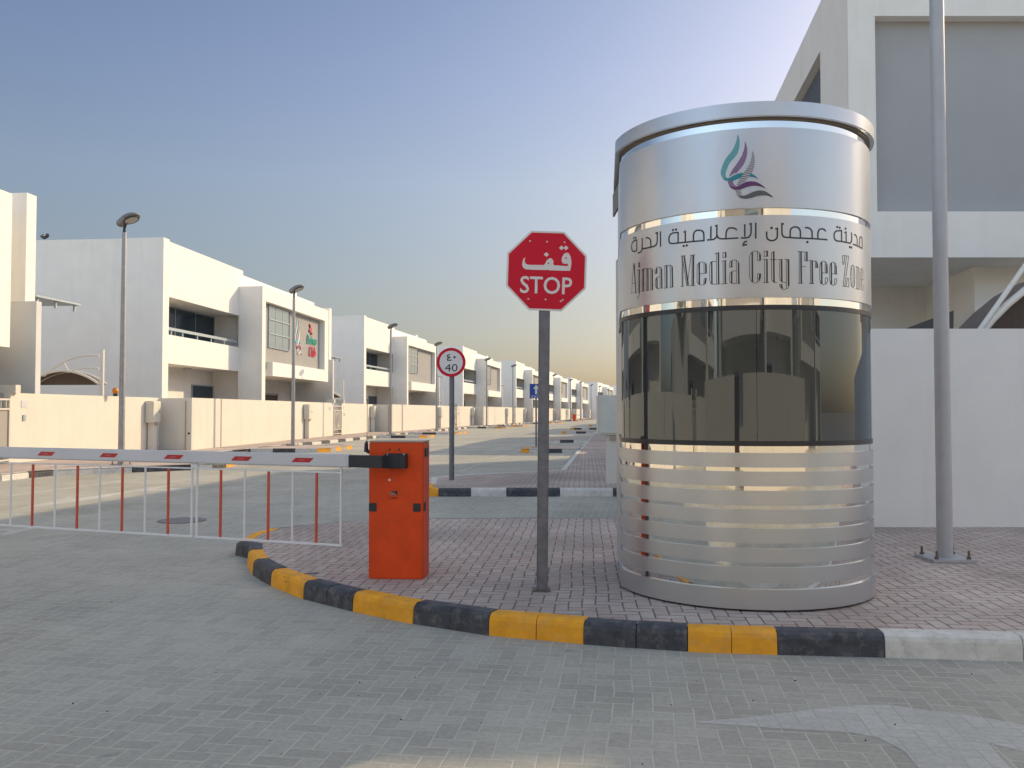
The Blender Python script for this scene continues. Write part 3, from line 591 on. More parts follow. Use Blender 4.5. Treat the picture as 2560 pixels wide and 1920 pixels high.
# right hand row: mirror image, mostly behind the booth
pr = villa(empty('villa', (0,0,0)), mirror=True)
for i, (x, y, d) in enumerate([(9.6,42.5,.15),(13.9,70.5,.16),(18.6,99,.18),(24.2,127,.2),(30.4,156,.22),(37.4,184,.24)]):
    o = pr if i == 0 else copy_tree(pr)
    o.location = (x, y, 0); o.rotation_euler = (0,0,-math.atan(d))
    tag(o, '%s white villa of the right row, hidden behind the metal guard booth' % ORD[i+1], 'villa', 'villas in a row along the right of the street')
o = copy_tree(proto); o.location = (11, -9.5, 0); o.rotation_euler = (0,0,R(90))
tag(o, 'white villa facing the barrier from behind the camera, seen mirrored in the booth', 'villa'); del o['group']

# ---- the near villa on the right
nv = empty('villa', (5.49,14.2,0), -math.atan(.135), label='large white villa filling the upper right corner with a wide recessed grey panel', cat='villa')
W_ = 26
m = MB()
def XB(mm, x0, x1, y0, y1, z0, z1, mi=0): mm.box(x0, x1, y0, y1, z0, z1, mi)
yaw = math.atan(.135)
# local axes: y along street, x to the right. Face towards the camera is skewed so that it is square to the view.
def skew(x, y): return (x, y + x*.135*1.0)
def SB(mm, x0, x1, y0, y1, z0, z1):
    vs = [(*skew(x, y), z) for z in (z0, z1) for y in (y0, y1) for x in (x0, x1)]
    mm.add(vs, [(0,2,3,1),(4,5,7,6),(0,1,5,4),(2,6,7,3),(0,4,6,2),(1,3,7,5)])
pL, pT, pB, pR = .44, 8.02, 4.80, 5.6      # recessed panel in the camera-facing wall
SB(m, 0, pL, 0, .3, 4.05, 9.2); SB(m, pL, pR, 0, .3, pT, 9.2); SB(m, pL, pR, 0, .3, 4.05, pB); SB(m, pR, 6.4, 0, .3, 4.05, 9.2)
SB(m, 6.4, 10.2, 0, .3, 4.05, 8.43); SB(m, 10.2, 14.5, 0, .3, 4.05, 10.2)  # unseen roof notch and tower, shaped to let a sunlit strip through
SB(m, 1.6, 6.4, .3, 20, 4.05, 9.2); SB(m, 0, 1.6, .3, 2.1, 4.05, 9.2); SB(m, 0, 1.6, 2.1, 8.2, 8.3, 9.2); SB(m, 0, 1.6, 2.1, 8.2, 4.05, 5.2); SB(m, 0, 1.6, 8.2, 20, 4.05, 9.2)
SB(m, 6.4, 10.2, .3, 20, 4.05, 8.43); SB(m, 10.2, 14.5, .3, 20, 4.05, 10.2)
SB(m, 1.0, 2.35, 3.45, 20, -.1, 4.05)
SB(m, 2.35, 2.55, .95, 3.45, -.1, 4.05)
SB(m, 2.55, 14.5, 1.0, 20, -.1, 4.05)
SB(m, 2.55, 2.57, .97, 1.0, -.1, 4.0)
m.build('wall', M_white, nv)
m = MB(); SB(m, pL, pR, .22, .29, pB, pT); m.build('recessed_panel', mat('cool_grey_render', (.37,.375,.385), .85, noise=.04, nscale=1.0), nv)  # even cool grey, tuned for this panel alone
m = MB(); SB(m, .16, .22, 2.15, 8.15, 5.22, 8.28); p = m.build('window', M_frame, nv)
m = MB(); SB(m, .12, .15, 2.2, 8.1, 5.3, 8.2); m.build('pane', mat('matt_dark_glass', (.075,.078,.09), .55, spec=.3), p)  # even dark pane with a rough surface

# ------------------------------------------------------------------ boundary walls, one per plot
CORN = [(-18.4,-26.5),(-15.1,2.8),(-11.75,32.3),(-8.4,61.6),(-2.9,89.5),(2.85,118),(8.15,147),(12.9,176),(18.2,205),(24.6,233)]
ENDS = [(-16.4,3.0),(-13.05,32.5),(-9.78,62.0),(-4.0,90.0),(1.7,118.4),(6.95,147.4),(11.7,176.4),(16.9,205.4),(23.3,233.4),(30,262)]
M_gate = mat('cream_gate_metal', (.62,.58,.50), .45); M_mesh = mat('gate_backing_sheet', (.33,.31,.28), .6)
def gate(parent, y0, y1):
    m = MB()
    for y in (y0+.06, (y0+y1)/2, y1-.06): m.box(-.03,.03, y-.03, y+.03, .17, 1.92)
    for z in (.24, .50, 1.62, 1.88): m.box(-.028,.028, y0+.09, y1-.09, z-.025, z+.025)
    c = (y0+y1)/2; rr = .40
    m.tube([(0.0, c+rr*math.cos(t*math.pi/12), 1.06+rr*math.sin(t*math.pi/12)) for t in range(25)], .03, 6, cap=False)
    m.tube([(0.0, c+.2*math.cos(t*math.pi/8), 1.06+.27*math.sin(t*math.pi/8)) for t in range(17)], .016, 6, cap=False)
    for t in range(8):
        y = y0+.2+(y1-y0-.4)*t/7; m.box(-.01,.01, y-.01, y+.01, 1.66, 1.85)
    g = m.build('gate', M_gate, parent)
    m = MB(); m.box(-.012,-.006, y0+.1, y1-.1, .55, 1.60); m.build('backing_sheet', M_mesh, g)
for i, (c, e) in enumerate(zip(CORN, ENDS)):
    L_ = math.dist(c, e); a = math.atan2(e[0]-c[0], e[1]-c[1])
    lb = {0: 'cream boundary wall of the plot beside the camera, out of frame', 1: 'cream boundary wall at the left edge with the orange beacon on it', 2: 'cream boundary wall in front of the villa with the flame logo',
          3: 'cream boundary wall behind the round speed limit sign post'}.get(i, '%s cream boundary wall past the speed limit sign, down the left row' % ({4:'first',5:'second',6:'third',7:'fourth',8:'fifth',9:'sixth'}.get(i)))
    bw = empty('boundary_wall', (c[0], c[1], 0), -a, label=lb, cat='wall', group='boundary walls of the left row')
    m = MB(); g0, g1 = 19.3, 21.2; H_ = 2.06
    m.box(-.2, 0, 0, g0, -.1, H_); m.box(-.2, 0, g1, L_, -.1, H_)
    m.build('wall', M_bwall, bw)
    m = MB(); m.box(.001, .006, 2.68, 2.78, .15, H_-.002); m.build('expansion_joint', mat('joint', (.30,.28,.26), .9) if i == 0 else bpy.data.materials['joint'], bw)
    if i < 7: gate(bw, g0, g1)
    m = MB(); m.box(-.35, .12, g0-.24, g0-.02, H_, H_+.22); m.box(-.35, .12, g1+.02, g1+.24, H_, H_+.22); m.build('gate_post_cap', M_box, bw)
    if i < 4:
        m = MB(); m.box(0, .012, g1+.45, g1+.72, 1.66, 1.86); m.build('number_plate', M_boom, bw)
        m = MB(); m.box(0, .03, g1+.52, g1+.64, 1.30, 1.46); m.build('intercom', M_frame, bw)
        m = MB(); m.tube([(0,g0-.75,1.72),(.012,g0-.75,1.72)], .1, 14); m.build('number_plate', M_frame, bw)
    if i+1 < len(CORN):      # return to the next plot: the face that looks back down the street
        nx = Vector((CORN[i+1][0]-e[0], CORN[i+1][1]-e[1], 0)).normalized(); dist = math.dist(CORN[i+1], e)
        Rm = Matrix.Rotation(a, 3, 'Z'); lx = Rm @ nx
        ly = Vector((-lx.y, lx.x, 0)); s0 = Vector((0, L_, 0))
        m = MB(); cc = s0 + lx*(dist/2) + ly*.12 + Vector((0,0,H_/2-.01)); m.obox(cc, lx, ly, (0,0,1), dist/2-.002, .1, H_/2-.005)
        m.build('return_wall', M_bwall, bw)
        m = MB(); cc = s0 + lx*(dist*.84) + ly*.0 + Vector((0,0,1.05)); m.obox(cc, lx, ly, (0,0,1), .045, .015, .9); m.build('gate_track', M_sand, bw)
        m = MB(); p0 = s0 + lx*(dist*.93) + ly*.0 + Vector((0,0,.75)); m.tube([p0, p0-ly*.03], .04, 12); m.build('lock', M_sblack, bw)

# near right wall, square to the view
bw = empty('boundary_wall', (3.4,10.75,0), label='plain pale wall behind the tall lamp post on the right', cat='wall')
m = MB(); m.box(0, 22, 0, .2, -.1, 2.565); m.build('wall', M_white, bw)
m = MB(); m.add([(0,.2,-.1),(-.2,.24,-.1),(-.2,.24,2.56),(0,.2,2.56)], [(0,1,2,3)])
m = MB(); m.obox((1.6,12.4,1.23), Vector((.135,1,0)).normalized(), Vector((1,-.135,0)).normalized(), (0,0,1), 12.0, .1, 1.33); m.build('wall', M_white, bw)
for j_, (xx, yy, rz_, lb_) in enumerate(((36,-15,90,'white villa farther right behind the camera, reflected at the right of the booth'),)):
    o = copy_tree(proto); o.location = (xx, yy, 0); o.rotation_euler = (0,0,R(rz_)); tag(o, lb_, 'villa'); del o['group']
bw = empty('boundary_wall', (-10,-5,0), label='cream boundary wall behind the camera, seen mirrored in the booth', cat='wall')
m = MB(); m.box(0, 7.5, 0, .2, -.1, 2.3); m.box(9.2, 22, 0, .2, -.1, 2.3); m.build('wall', M_bwall, bw)

# ------------------------------------------------------------------ meter boxes
def meter(parent):
    m = MB(); m.box(.02,.30,-.3,.3, 1.15, 1.93); m.build('cabinet', M_box, parent, bevel=.012)
    m = MB(); m.box(.302,.315,-.27,.27, 1.19, 1.89); d = m.build('door', M_box, parent)
    m = MB(); m.box(.316,.335,.17,.20, 1.5, 1.58); m.build('handle', M_frame, d)
    m = MB(); m.box(.04,.26,-.14,.14, .1, 1.15); m.build('pedestal', M_bwall, parent)
    m = MB(); m.box(.262,.30,-.1,.1, 1.06, 1.13); m.build('cable_cover', M_sand, parent)
    return parent
mp_ = meter(empty('meter_box', (0,0,0)))
for i, (c, e) in enumerate(zip(CORN, ENDS)):
    if i == 0 or i > 8: continue
    a = math.atan2(e[0]-c[0], e[1]-c[1]); L_ = math.dist(c, e)
    for j, s in enumerate((13.8, L_-.75)):
        if i == 1 and j == 0: continue
        o = mp_ if (i == 1) else copy_tree(mp_)
        o.location = (c[0]+math.sin(a)*s, c[1]+math.cos(a)*s, 0); o.rotation_euler = (0,0,-a)
        if i == 1: lb = 'cream meter box on a pedestal behind the nearest lamp post at left'
        elif i == 2: lb = ('cream meter box between the second lamp post and the ornamental gate', 'cream meter box right of the ornamental gate, by the end of the wall')[j]
        elif i == 3: lb = ('cream meter box on the wall directly behind the fourth lamp post', 'cream meter box just right of the speed limit sign post')[j]
        else: lb = '%s meter box on its pedestal at %s wall past the speed limit sign' % (('first','last')[j], {4:'the second',5:'the third',6:'the fourth',7:'the fifth',8:'the sixth'}[i])
        tag(o, lb, 'meter box', 'meter boxes along the left walls')
o = copy_tree(mp_); o.location = (2.15, 17.15, 0); o.rotation_euler = (0,0,R(178)); o.scale = (1,1,1)
tag(o, 'grey white cabinet on a pedestal peeking out left of the metal booth', 'cabinet'); del o['group']
o.rotation_euler = (0,0,R(-90)); o.location = (2.02, 17.5, -.06); o.scale = (1.15,1.15,1)

# ------------------------------------------------------------------ shade tents
def tent(parent):
    m = MB(); m.tube([(0,0,.1),(0,0,3.72)], .07, 12); m.build('mast', M_tentw, parent)
    arcs = []
    def arc(x0, z0, x1, z1, sag, n=12): return [(x0+(x1-x0)*t/n, 0, z0+(z1-z0)*t/n + sag*4*(t/n)*(1-t/n)) for t in range(n+1)]
    m = MB(); m.tube(arc(-.12,3.50,-2.15,2.80,.26), .035, 8); m.build('arm', M_tentw, parent)
    m = MB(); m.tube(arc(-.12,3.06,-1.25,2.93,.08), .032, 8); m.build('arm', M_tentw, parent)
    m = MB(); m.tube([(-1.42,0,3.28),(-1.22,0,2.93)], .025, 8); m.build('brace', M_tentw, parent)
    rim = arc(-.12,2.52,-2.9,2.45,.50,16)
    m = MB(); m.tube(rim, .045, 8); m.tube([(p[0],0.5,p[2]) for p in rim], .045, 8); m.build('edge_tube', M_tentw, parent)
    m = MB(); vs = []
    for p in rim: vs += [(p[0],.02,p[2]), (p[0],.48,p[2]), (p[0],.02,p[2]-.03), (p[0],.48,p[2]-.03)]
    n = len(rim); fs = []
    for i in range(n-1): fs += [(4*i,4*i+1,4*i+5,4*i+4), (4*i+2,4*i+6,4*i+7,4*i+3)]
    m.add(vs, fs); 
    # far valance hangs to the eaves line and closes the view under the vault
    m.add([(p[0],0.52,p[2]) for p in rim] + [(p[0],0.52,2.50) for p in rim], [(i,i+1,n+i+1,n+i) for i in range(n-1)])
    m.build('canopy', M_tentf, parent)
    return parent
tp = tent(empty('shade_tent', (0,0,0)))
for i, (x, y, d) in enumerate(VILLAS[1:6]):
    o = tp if i == 0 else copy_tree(tp)
    u, v = 23.9, .35
    a = math.atan(d); o.location = (x+math.sin(a)*u+math.cos(a)*v, y+math.cos(a)*u-math.sin(a)*v, 0); o.rotation_euler = (0,0,-a)
    tag(o, ('shade tent with curved white arms over the wall at the left edge', 'shade tent mast and arms above the ornamental gate', 'shade tent mast just left of the speed limit sign post', 'first shade tent right of the speed limit sign, barely visible', 'farthest shade tent down the left row')[i], 'shade tent', 'shade tents between the left villas')
# tent behind the right wall
rt = empty('shade_tent', (7.0,12.2,0), label='shade tent with slanting white tubes behind the right wall', cat='shade tent')
def lp_(x, y, Y): q = dp(x, y, Y); return (q[0]-7.0, q[1]-12.2, q[2])
m = MB(); m.tube([lp_(2440,838,12.2), lp_(2560,668,12.2), lp_(2640,560,12.2)], .035, 10); m.build('arm', M_tentw, rt)
arcp = [lp_(x, y, 12.25) for x, y in ((2452,835),(2480,800),(2520,760),(2575,715),(2640,680),(2720,655),(2820,650))]
m = MB(); m.tube(arcp, .05, 10); m.build('edge_tube', M_tentw, rt)
m = MB(); b_ = [(p[0], p[1]+.03, p[2]) for p in arcp]; k_ = len(b_)
m.add(b_ + [(p[0], p[1]+.9, p[2]-.03) for p in b_] + [(p[0], p[1]+.95, 2.2) for p in b_], [(i,i+1,k_+i+1,k_+i) for i in range(k_-1)] + [(k_+i,k_+i+1,2*k_+i+1,2*k_+i) for i in range(k_-1)])
m.build('canopy', M_tentf, rt)
rs = empty('sloping_sheeting', (7.2,15.6,0), label='dark sloping shelter just above the right wall beside the lamp post', cat='sheeting')
rs.name = 'sheeting'  # dark sloping sheet above the wall, with one post
m = MB(); 
q = [dp(2262,822,15.7), dp(2384,776,14.9), dp(2384,830,14.9), dp(2262,830,15.7)]
vs = [(a[0]-7.2, a[1]-15.6, a[2]) for a in q]; vs += [(a[0]+.02, a[1]+.06, a[2]) for a in vs]
m.add(vs, [(0,1,2,3),(7,6,5,4),(0,4,5,1),(1,5,6,2),(2,6,7,3),(3,7,4,0)]); m.build('sloping_sheet', mat('dark_corrugated_sheet', (.10,.098,.10), .7, noise=.2, nscale=20), rs)
m = MB(); m.tube([(0,0,0),(0,0,2.4)], .04, 8); m.build('post', M_brown, rs)
# ------------------------------------------------------------------ guard booth
KC = Vector((1.87, 7.2, 0)); TH0, TH1 = -84, 92
M_brush = mat('brushed_steel_panel', (.53, .55, .575), .36, metal=.82, noise=.03, nscale=2.5)
bt = M_brush.node_tree; bb = bt.nodes['Principled BSDF']
mp0 = N(bt, 'ShaderNodeMapping'); mp0.inputs['Scale'].default_value = (2, 2, 400); gg = N(bt, 'ShaderNodeNewGeometry'); bt.links.new(gg.outputs['Position'], mp0.inputs[0])
bn0 = N(bt, 'ShaderNodeTexNoise', Scale=3.0, Detail=4.0); bt.links.new(mp0.outputs[0], bn0.inputs[0])
br0 = N(bt, 'ShaderNodeMapRange'); br0.inputs[3].default_value = .25; br0.inputs[4].default_value = .38; bt.links.new(bn0.outputs[0], br0.inputs[0]); bt.links.new(br0.outputs[0], bb.inputs['Roughness'])
M_mirror = mat('polished_steel', (.74, .74, .72), .035, metal=1.0, bump=.012, bscale=5)
M_gasket = mat('black_window_gasket', (.02, .022, .027), .35)
M_tint = bpy.data.materials.new('tinted_booth_glass'); M_tint.use_nodes = True; nt = M_tint.node_tree; nt.nodes.clear()
tr = N(nt, 'ShaderNodeBsdfTransparent'); tr.inputs[0].default_value = (.11, .12, .13, 1)
gl = N(nt, 'ShaderNodeBsdfGlossy'); gl.inputs['Color'].default_value = (.66, .75, .84, 1); gl.inputs['Roughness'].default_value = .012
fr = N(nt, 'ShaderNodeFresnel', IOR=1.5); ad = N(nt, 'ShaderNodeMath', operation='ADD'); ad.inputs[1].default_value = .10; ad.use_clamp = True
nt.links.new(fr.outputs[0], ad.inputs[0])
gw = N(nt, 'ShaderNodeNewGeometry'); gn = N(nt, 'ShaderNodeTexNoise', Scale=1.6, Detail=1.0); gm = N(nt, 'ShaderNodeMapping'); gm.inputs['Scale'].default_value = (1, 1, .35)
nt.links.new(gw.outputs['Position'], gm.inputs[0]); nt.links.new(gm.outputs[0], gn.inputs[0])
gb = N(nt, 'ShaderNodeBump'); gb.inputs['Strength'].default_value = .10; gb.inputs['Distance'].default_value = .02
nt.links.new(gn.outputs[0], gb.inputs['Height']); nt.links.new(gb.outputs[0], gl.inputs['Normal'])
mxs = N(nt, 'ShaderNodeMixShader'); nt.links.new(ad.outputs[0], mxs.inputs[0]); nt.links.new(tr.outputs[0], mxs.inputs[1]); nt.links.new(gl.outputs[0], mxs.inputs[2])
df = N(nt, 'ShaderNodeBsdfDiffuse'); df.inputs[0].default_value = (.30, .31, .30, 1)
dn_ = N(nt, 'ShaderNodeTexNoise', Scale=2.2, Detail=7.0); nt.links.new(gm.outputs[0], dn_.inputs[0])
dm_ = N(nt, 'ShaderNodeMapRange'); dm_.inputs[3].default_value = .05; dm_.inputs[4].default_value = .17; nt.links.new(dn_.outputs[0], dm_.inputs[0])
mx3 = N(nt, 'ShaderNodeMixShader'); nt.links.new(dm_.outputs[0], mx3.inputs[0]); nt.links.new(mxs.outputs[0], mx3.inputs[1]); nt.links.new(df.outputs[0], mx3.inputs[2])
oo = N(nt, 'ShaderNodeOutputMaterial'); nt.links.new(mx3.outputs[0], oo.inputs[0])

def outline(off, a0=TH0, a1=TH1, back=True, n=96):
    r = 1.0+off
    pts = [(r*math.sin(R(a0+(a1-a0)*i/n)), -r*math.cos(R(a0+(a1-a0)*i/n))) for i in range(n+1)]
    if back: pts += [(1.0+off, 1.15+off), (-.86-off, 1.15+off)]
    return pts
booth = empty('guard_booth', (KC.x, KC.y, SW), label='round silver guard booth with a dark wraparound window and media city lettering', cat='guard booth')
zb = -SW
def ring(m, z0, z1, off, th=.02, smooth=True, closed=True, a0=TH0, a1=TH1, back=True):
    o = outline(off, a0, a1, back); i_ = outline(off-th, a0, a1, back); n = len(o); vs = []
    for p, q in zip(o, i_): vs += [(p[0],p[1],z0+zb), (p[0],p[1],z1+zb), (q[0],q[1],z1+zb), (q[0],q[1],z0+zb)]
    rng = range(n) if closed else range(n-1)
    for k_, sm in ((0, smooth), (1, False), (2, False), (3, False)):
        fs = [(4*i+k_, 4*((i+1)%n)+k_, 4*((i+1)%n)+(k_+1)%4, 4*i+(k_+1)%4) for i in rng]
        b = len(m.v)
        if k_ == 0: m.add(vs, fs, 0, sm)
        else:
            for f in fs: m.f.append([q - 0 + base for q in f]); m.m.append(0); m.sm.append(sm)
        if k_ == 0: base = b
    if not closed: m.f += [[base+3, base+2, base+1, base], [base+4*n-4, base+4*n-3, base+4*n-2, base+4*n-1]]; m.m += [0,0]; m.sm += [False, False]
# polished core above and below the window
m = MB(); ring(m, .20, 1.306, -.014, .05); ring(m, 2.306, 3.632, -.014, .05); m.build('polished_core', M_mirror, booth, fix=True)
for name, z0, z1 in (('upper_panel', 2.998, 3.572), ('name_panel', 2.360, 2.945)):
    m = MB(); ring(m, z0, z1, 0, .013); o = m.build(name, M_brush, booth, fix=True)
    if name == 'name_panel': NP = o
    else: UP = o
for z0, z1 in ((1.156,1.258),(1.024,1.126),(.888,.991),(.762,.860),(.625,.726),(.488,.588),(.348,.456)):
    m = MB(); ring(m, z0, z1, 0, .013); m.build('lower_band', M_brush, booth, fix=True)
m = MB(); ring(m, .162, .303, .006, .02); m.build('plinth_band', M_brush, booth, fix=True)
m = MB(); m.prism([(p[0], p[1]) for p in outline(-.03)], .0, .055); m.build('base', M_sblack, booth)
m = MB(); m.prism([(p[0], p[1]) for p in outline(.035)], 3.642+zb, 3.752+zb); o = m.build('roof_cap', M_brush, booth, bevel=.006)
m = MB(); m.prism([(p[0], p[1]) for p in outline(.004)], 3.630+zb, 3.6415+zb); m.build('cap_trim', mat('bronze_trim', (.16,.135,.11), .5, metal=.5), booth)  # thin bronze strip under the roof cap
m = MB(); m.box(-.902,-.885,-.10,1.2, 3.42+zb, 3.63+zb); m.build('side_flange', mat('flange_paint', (.15,.125,.095), .5), booth)
for q in (-.90,): 
    m = MB(); m.box(q+.022,q+.045,-.10,1.17,.03,2.84); m.build('side_trim', mat('side_trim_paint', (.45,.45,.45), .4, metal=.4), booth)
# window
m = MB(); ring(m, 2.272, 2.306, -.002, .03); ring(m, 1.306, 1.342, -.002, .03); gk = m.build('window_gasket', M_gasket, booth, fix=True)
m = MB(); 
for a0, a1, bk_ in ((-84, -8.15, False), (-8, 92, False)): ring(m, 1.342, 2.272, -.008, .006, closed=False, a0=a0, a1=a1, back=False)
m.build('window_pane', M_tint, booth, fix=True)
m = MB(); m.box(.955,.985, .03,1.15, 1.342+zb, 2.272+zb); m.box(-.87,-.84, -.08,1.15, 1.342+zb, 2.272+zb); m.box(-.87,.98,1.12,1.15,1.342+zb,2.272+zb); m.build('rear_wall', mat('booth_inner_wall', (.36,.35,.32), .7), booth)
m = MB(); m.prism([(p[0],p[1]) for p in outline(-.07)], 2.31+zb, 2.34+zb); m.prism([(p[0],p[1]) for p in outline(-.07)], .9+zb, .93+zb); m.build('ceiling_board', mat('booth_board', (.14,.14,.14), .7), booth)
m = MB(); m.box(.10,.20,1.10,1.118,1.66+zb,1.76+zb); m.build('switch_box', M_swhite, booth)
def cyl(p, e=0, r=1.0): return Vector(((r+.0014+e)*math.sin(p[0]), -(r+.0014+e)*math.cos(p[0]), p[1]+zb))
m = MB()
for s in dec(LETTER['a']): ribbon(m, s, .0112, lambda p: cyl(p))
for s in dec(LETTER['o']):
    q = s[0]; fill(m, [(q[0]+.0092*math.cos(t*math.pi/8), q[1]+.0092*math.sin(t*math.pi/8)) for t in range(16)], lambda p: cyl(p))
M_ink = mat('dark_grey_vinyl', (.030,.031,.034), .45)
m.build('lettering', M_ink, NP, label='Arabic lettering above the English line')
m = MB()
for s in dec(LETTER['t']): ribbon(m, s, .0040, lambda p: cyl(p))
for s in dec(LETTER['k']): ribbon(m, s, .0105, lambda p: cyl(p, .0003))
m.build('lettering', M_ink, NP, label='tall engraved English lettering')
flame(UP, lambda p, e: cyl(p, e))

# ------------------------------------------------------------------ barrier
M_orange.node_tree.nodes['Principled BSDF'].inputs['Coat Weight'].default_value = .03
bx = empty('barrier_gate', (-.975, 7.42, SW), R(-5), label='orange barrier machine with its white boom and hanging grille across the road', cat='barrier')
hw, dpth, hh = .232, .28, 1.145
def tilted(x0, x1, y0, y1, z0, z1, mb):  mb.box(x0, x1, y0, y1, z0, z1)
m = MB(); m.box(-hw, hw, 0, dpth, 0, hh); m.build('cabinet', M_orange, bx, bevel=.008)
m = MB(); m.box(-hw-.004, hw+.004, -.004, dpth+.004, hh, hh+.012); m.build('lid', mat('pale_lid', (.45,.33,.24), .4), bx, bevel=.003)
for x in (-hw+.034, hw-.053):
    m = MB(); m.box(x-.032, x+.032, -.006, -.0005, .565, .635); m.build('corner_key_plate', M_black, bx, bevel=.002)
m = MB(); m.box(hw+.0005, hw+.006, .02, .10, .565, .64); m.build('corner_key_plate', M_black, bx, bevel=.002)
m = MB(); m.box(hw+.0005, hw+.008, .06, .20, 1.02, 1.095); m.build('side_reflector', M_black, bx, bevel=.003)
m = MB()
for x in (-.055, .025): m.tube([(x,-.003,1.085),(x,.001,1.085)], .009, 12)
m.build('screw_hole', M_sblack, bx)
m = MB(); m.tube([(-.055,-.006,.83),(-.055,.001,.83)], .011, 12); m.build('lock', M_swhite, bx)
lg = MB(); lg.box(-.055,.015,-.003,-.0005,.70,.735); lgo = lg.build('logo', mat('logo_pale', (.33,.14,.10), .5), bx)
m = MB(); m.add([(-.05,-.0042,.735),(.013,-.0042,.737),(.013,-.0042,.700),(-.008,-.0042,.722)], [(0,3,2,1)]); m.build('logo_mark', M_sblack, lgo)
place_mesh(glyph('CAME'), 'lettering', M_sblack, lgo, frame4((-.02,-.002,.678), (1,0,0), (0,0,1), (0,-1,0)), .066, .018)
# arm clamp and boom
A0 = Vector((-.115, -.035, 1.0)); 
bR = Vector((-1.30, 7.30, 1.14)); bL = Vector((-5.2, 8.636, 1.155))
inv = (Matrix.Translation(bx.location) @ Matrix.Rotation(R(-5), 4, 'Z')).inverted()
r_, l_ = inv @ bR, inv @ bL; ex = (l_-r_).normalized(); ez = Vector((0,0,1)); ez = (ez-ex*ez.dot(ex)).normalized(); ey = ez.cross(ex)
L_ = (l_-r_).length
m = MB(); m.obox((.005,-.02,.99), (1,0,0), (0,1,0), (0,0,1), .095,.020,.063); m.build('clamp_plate', M_black, bx, bevel=.004)
m = MB(); m.obox((.0,-.062,.985), (1,0,0), (0,1,0), (0,0,1), .098,.022,.052); cl_ = m.build('clamp_cover', M_black, bx, bevel=.005)
for x in (-.065, .075):
    for z in (1.047, .935): m = MB(); m.tube([(x,-.046,z),(x,-.04,z)], .009, 10); m.build('bolt', M_galv, cl_)
sl = MB(); c_ = r_ + ex*(-.12) ; sl.obox(r_ + ex*(-.115), ex, ey, ez, .155, .040, .050); sl.build('boom_sleeve', M_black, bx, bevel=.004)
bm_ = MB(); bm_.obox(r_ + ex*(L_/2+.03), ex, ey, ez, L_/2-.0, .028, .0555); boom = bm_.build('boom', M_boom, bx, bevel=.012)
fy = -1 if ey.y > 0 else 1
def bp_(t, z, off=.0): return r_ + ex*t + ez*z + ey*(fy*off)
def t_of(px):     # distance along the boom seen at photo column px
    k = (px-1280)/F; d = bL-bR
    return (k*bR.y-bR.x)/(d.x-k*d.y)*L_
M_stk = mat('red_reflective_sticker', (.47,.012,.025), .3)
for zx in (305, 688, 1085, 1500, 1873):
    t = t_of(zx*.4069); m = MB(); w2, h2, s2 = .088, .019, .022
    q = [bp_(t+w2+s2, -h2, .0292), bp_(t-w2+s2, -h2, .0292), bp_(t-w2-s2, h2, .0292), bp_(t+w2-s2, h2, .0292)]
    m.add(q, [(0,1,2,3)]); so = m.build('sticker', M_stk, boom, fix=False)
    place_mesh(glyph('CAME'), 'lettering', mat('sticker_text', (.60,.22,.24), .4) if zx == 305 else bpy.data.materials['sticker_text'], so, frame4(bp_(t+.01, -.001, .0297), -ex, ez, ey*fy), .062, .014)
def bar(m, a, b, r): 
    d = (b-a); dn = d.normalized(); s_ = ex if abs(dn.dot(ex)) < .9 else ez; q = dn.cross(s_).normalized()
    m.obox((a+b)/2, dn, s_, q, d.length/2, r, r)
zT, zB = -.098, -.700
xs_r = [2100,1950,1803,1655,1510,1363,1218]; xs_l = [1187,1042,900,760,622,485,348,211,78,-62]
for gi, xs in enumerate((xs_r, xs_l)):
    ts = [t_of(x*.4069) for x in xs]
    m = MB(); bar(m, bp_(ts[0]-.012, zT), bp_(ts[-1]+.012, zT), .006); bar(m, bp_(ts[0]-.012, zB), bp_(ts[-1]+.012, zB), .008); rail = m.build('grille_rail', M_bwhite, boom)
    for j, t in enumerate(ts):
        red = (j % 2 == 1); m = MB(); bar(m, bp_(t, zT-.008), bp_(t, zB+.010), .0085 if red else .0065)
        if j == 0 or (gi == 0 and j == len(ts)-1): 
            m = MB(); bar(m, bp_(t, -.056), bp_(t, zB+.010), .0075)
        m.build('grille_bar', M_bred if red else M_bwhite, boom)
m = MB(); t = t_of(1203*.4069); m.obox(bp_(t, -.075), ex, ey, ez, .035, .012, .018); m.build('grille_hanger', M_bwhite, boom)
# antenna on the left side
m = MB(); m.tube([(-hw+.005,.10,1.055),(-hw-.03,.10,1.06),(-hw-.048,.10,1.075)], [.014,.016,.018], 10); m.tube([(-hw-.050,.10,1.06),(-hw-.050,.10,1.13),(-hw-.044,.10,1.155)], [.020,.016,.006], 12); an = m.build('antenna', M_black, bx)
m = MB(); m.tube([(-hw-.044,.10,1.15),(-hw-.042,.10,1.50)], .0022, 6); m.tube([(-hw-.042,.10,1.495),(-hw-.042,.10,1.51)], .005, 6); m.build('whip', M_bolt, an)

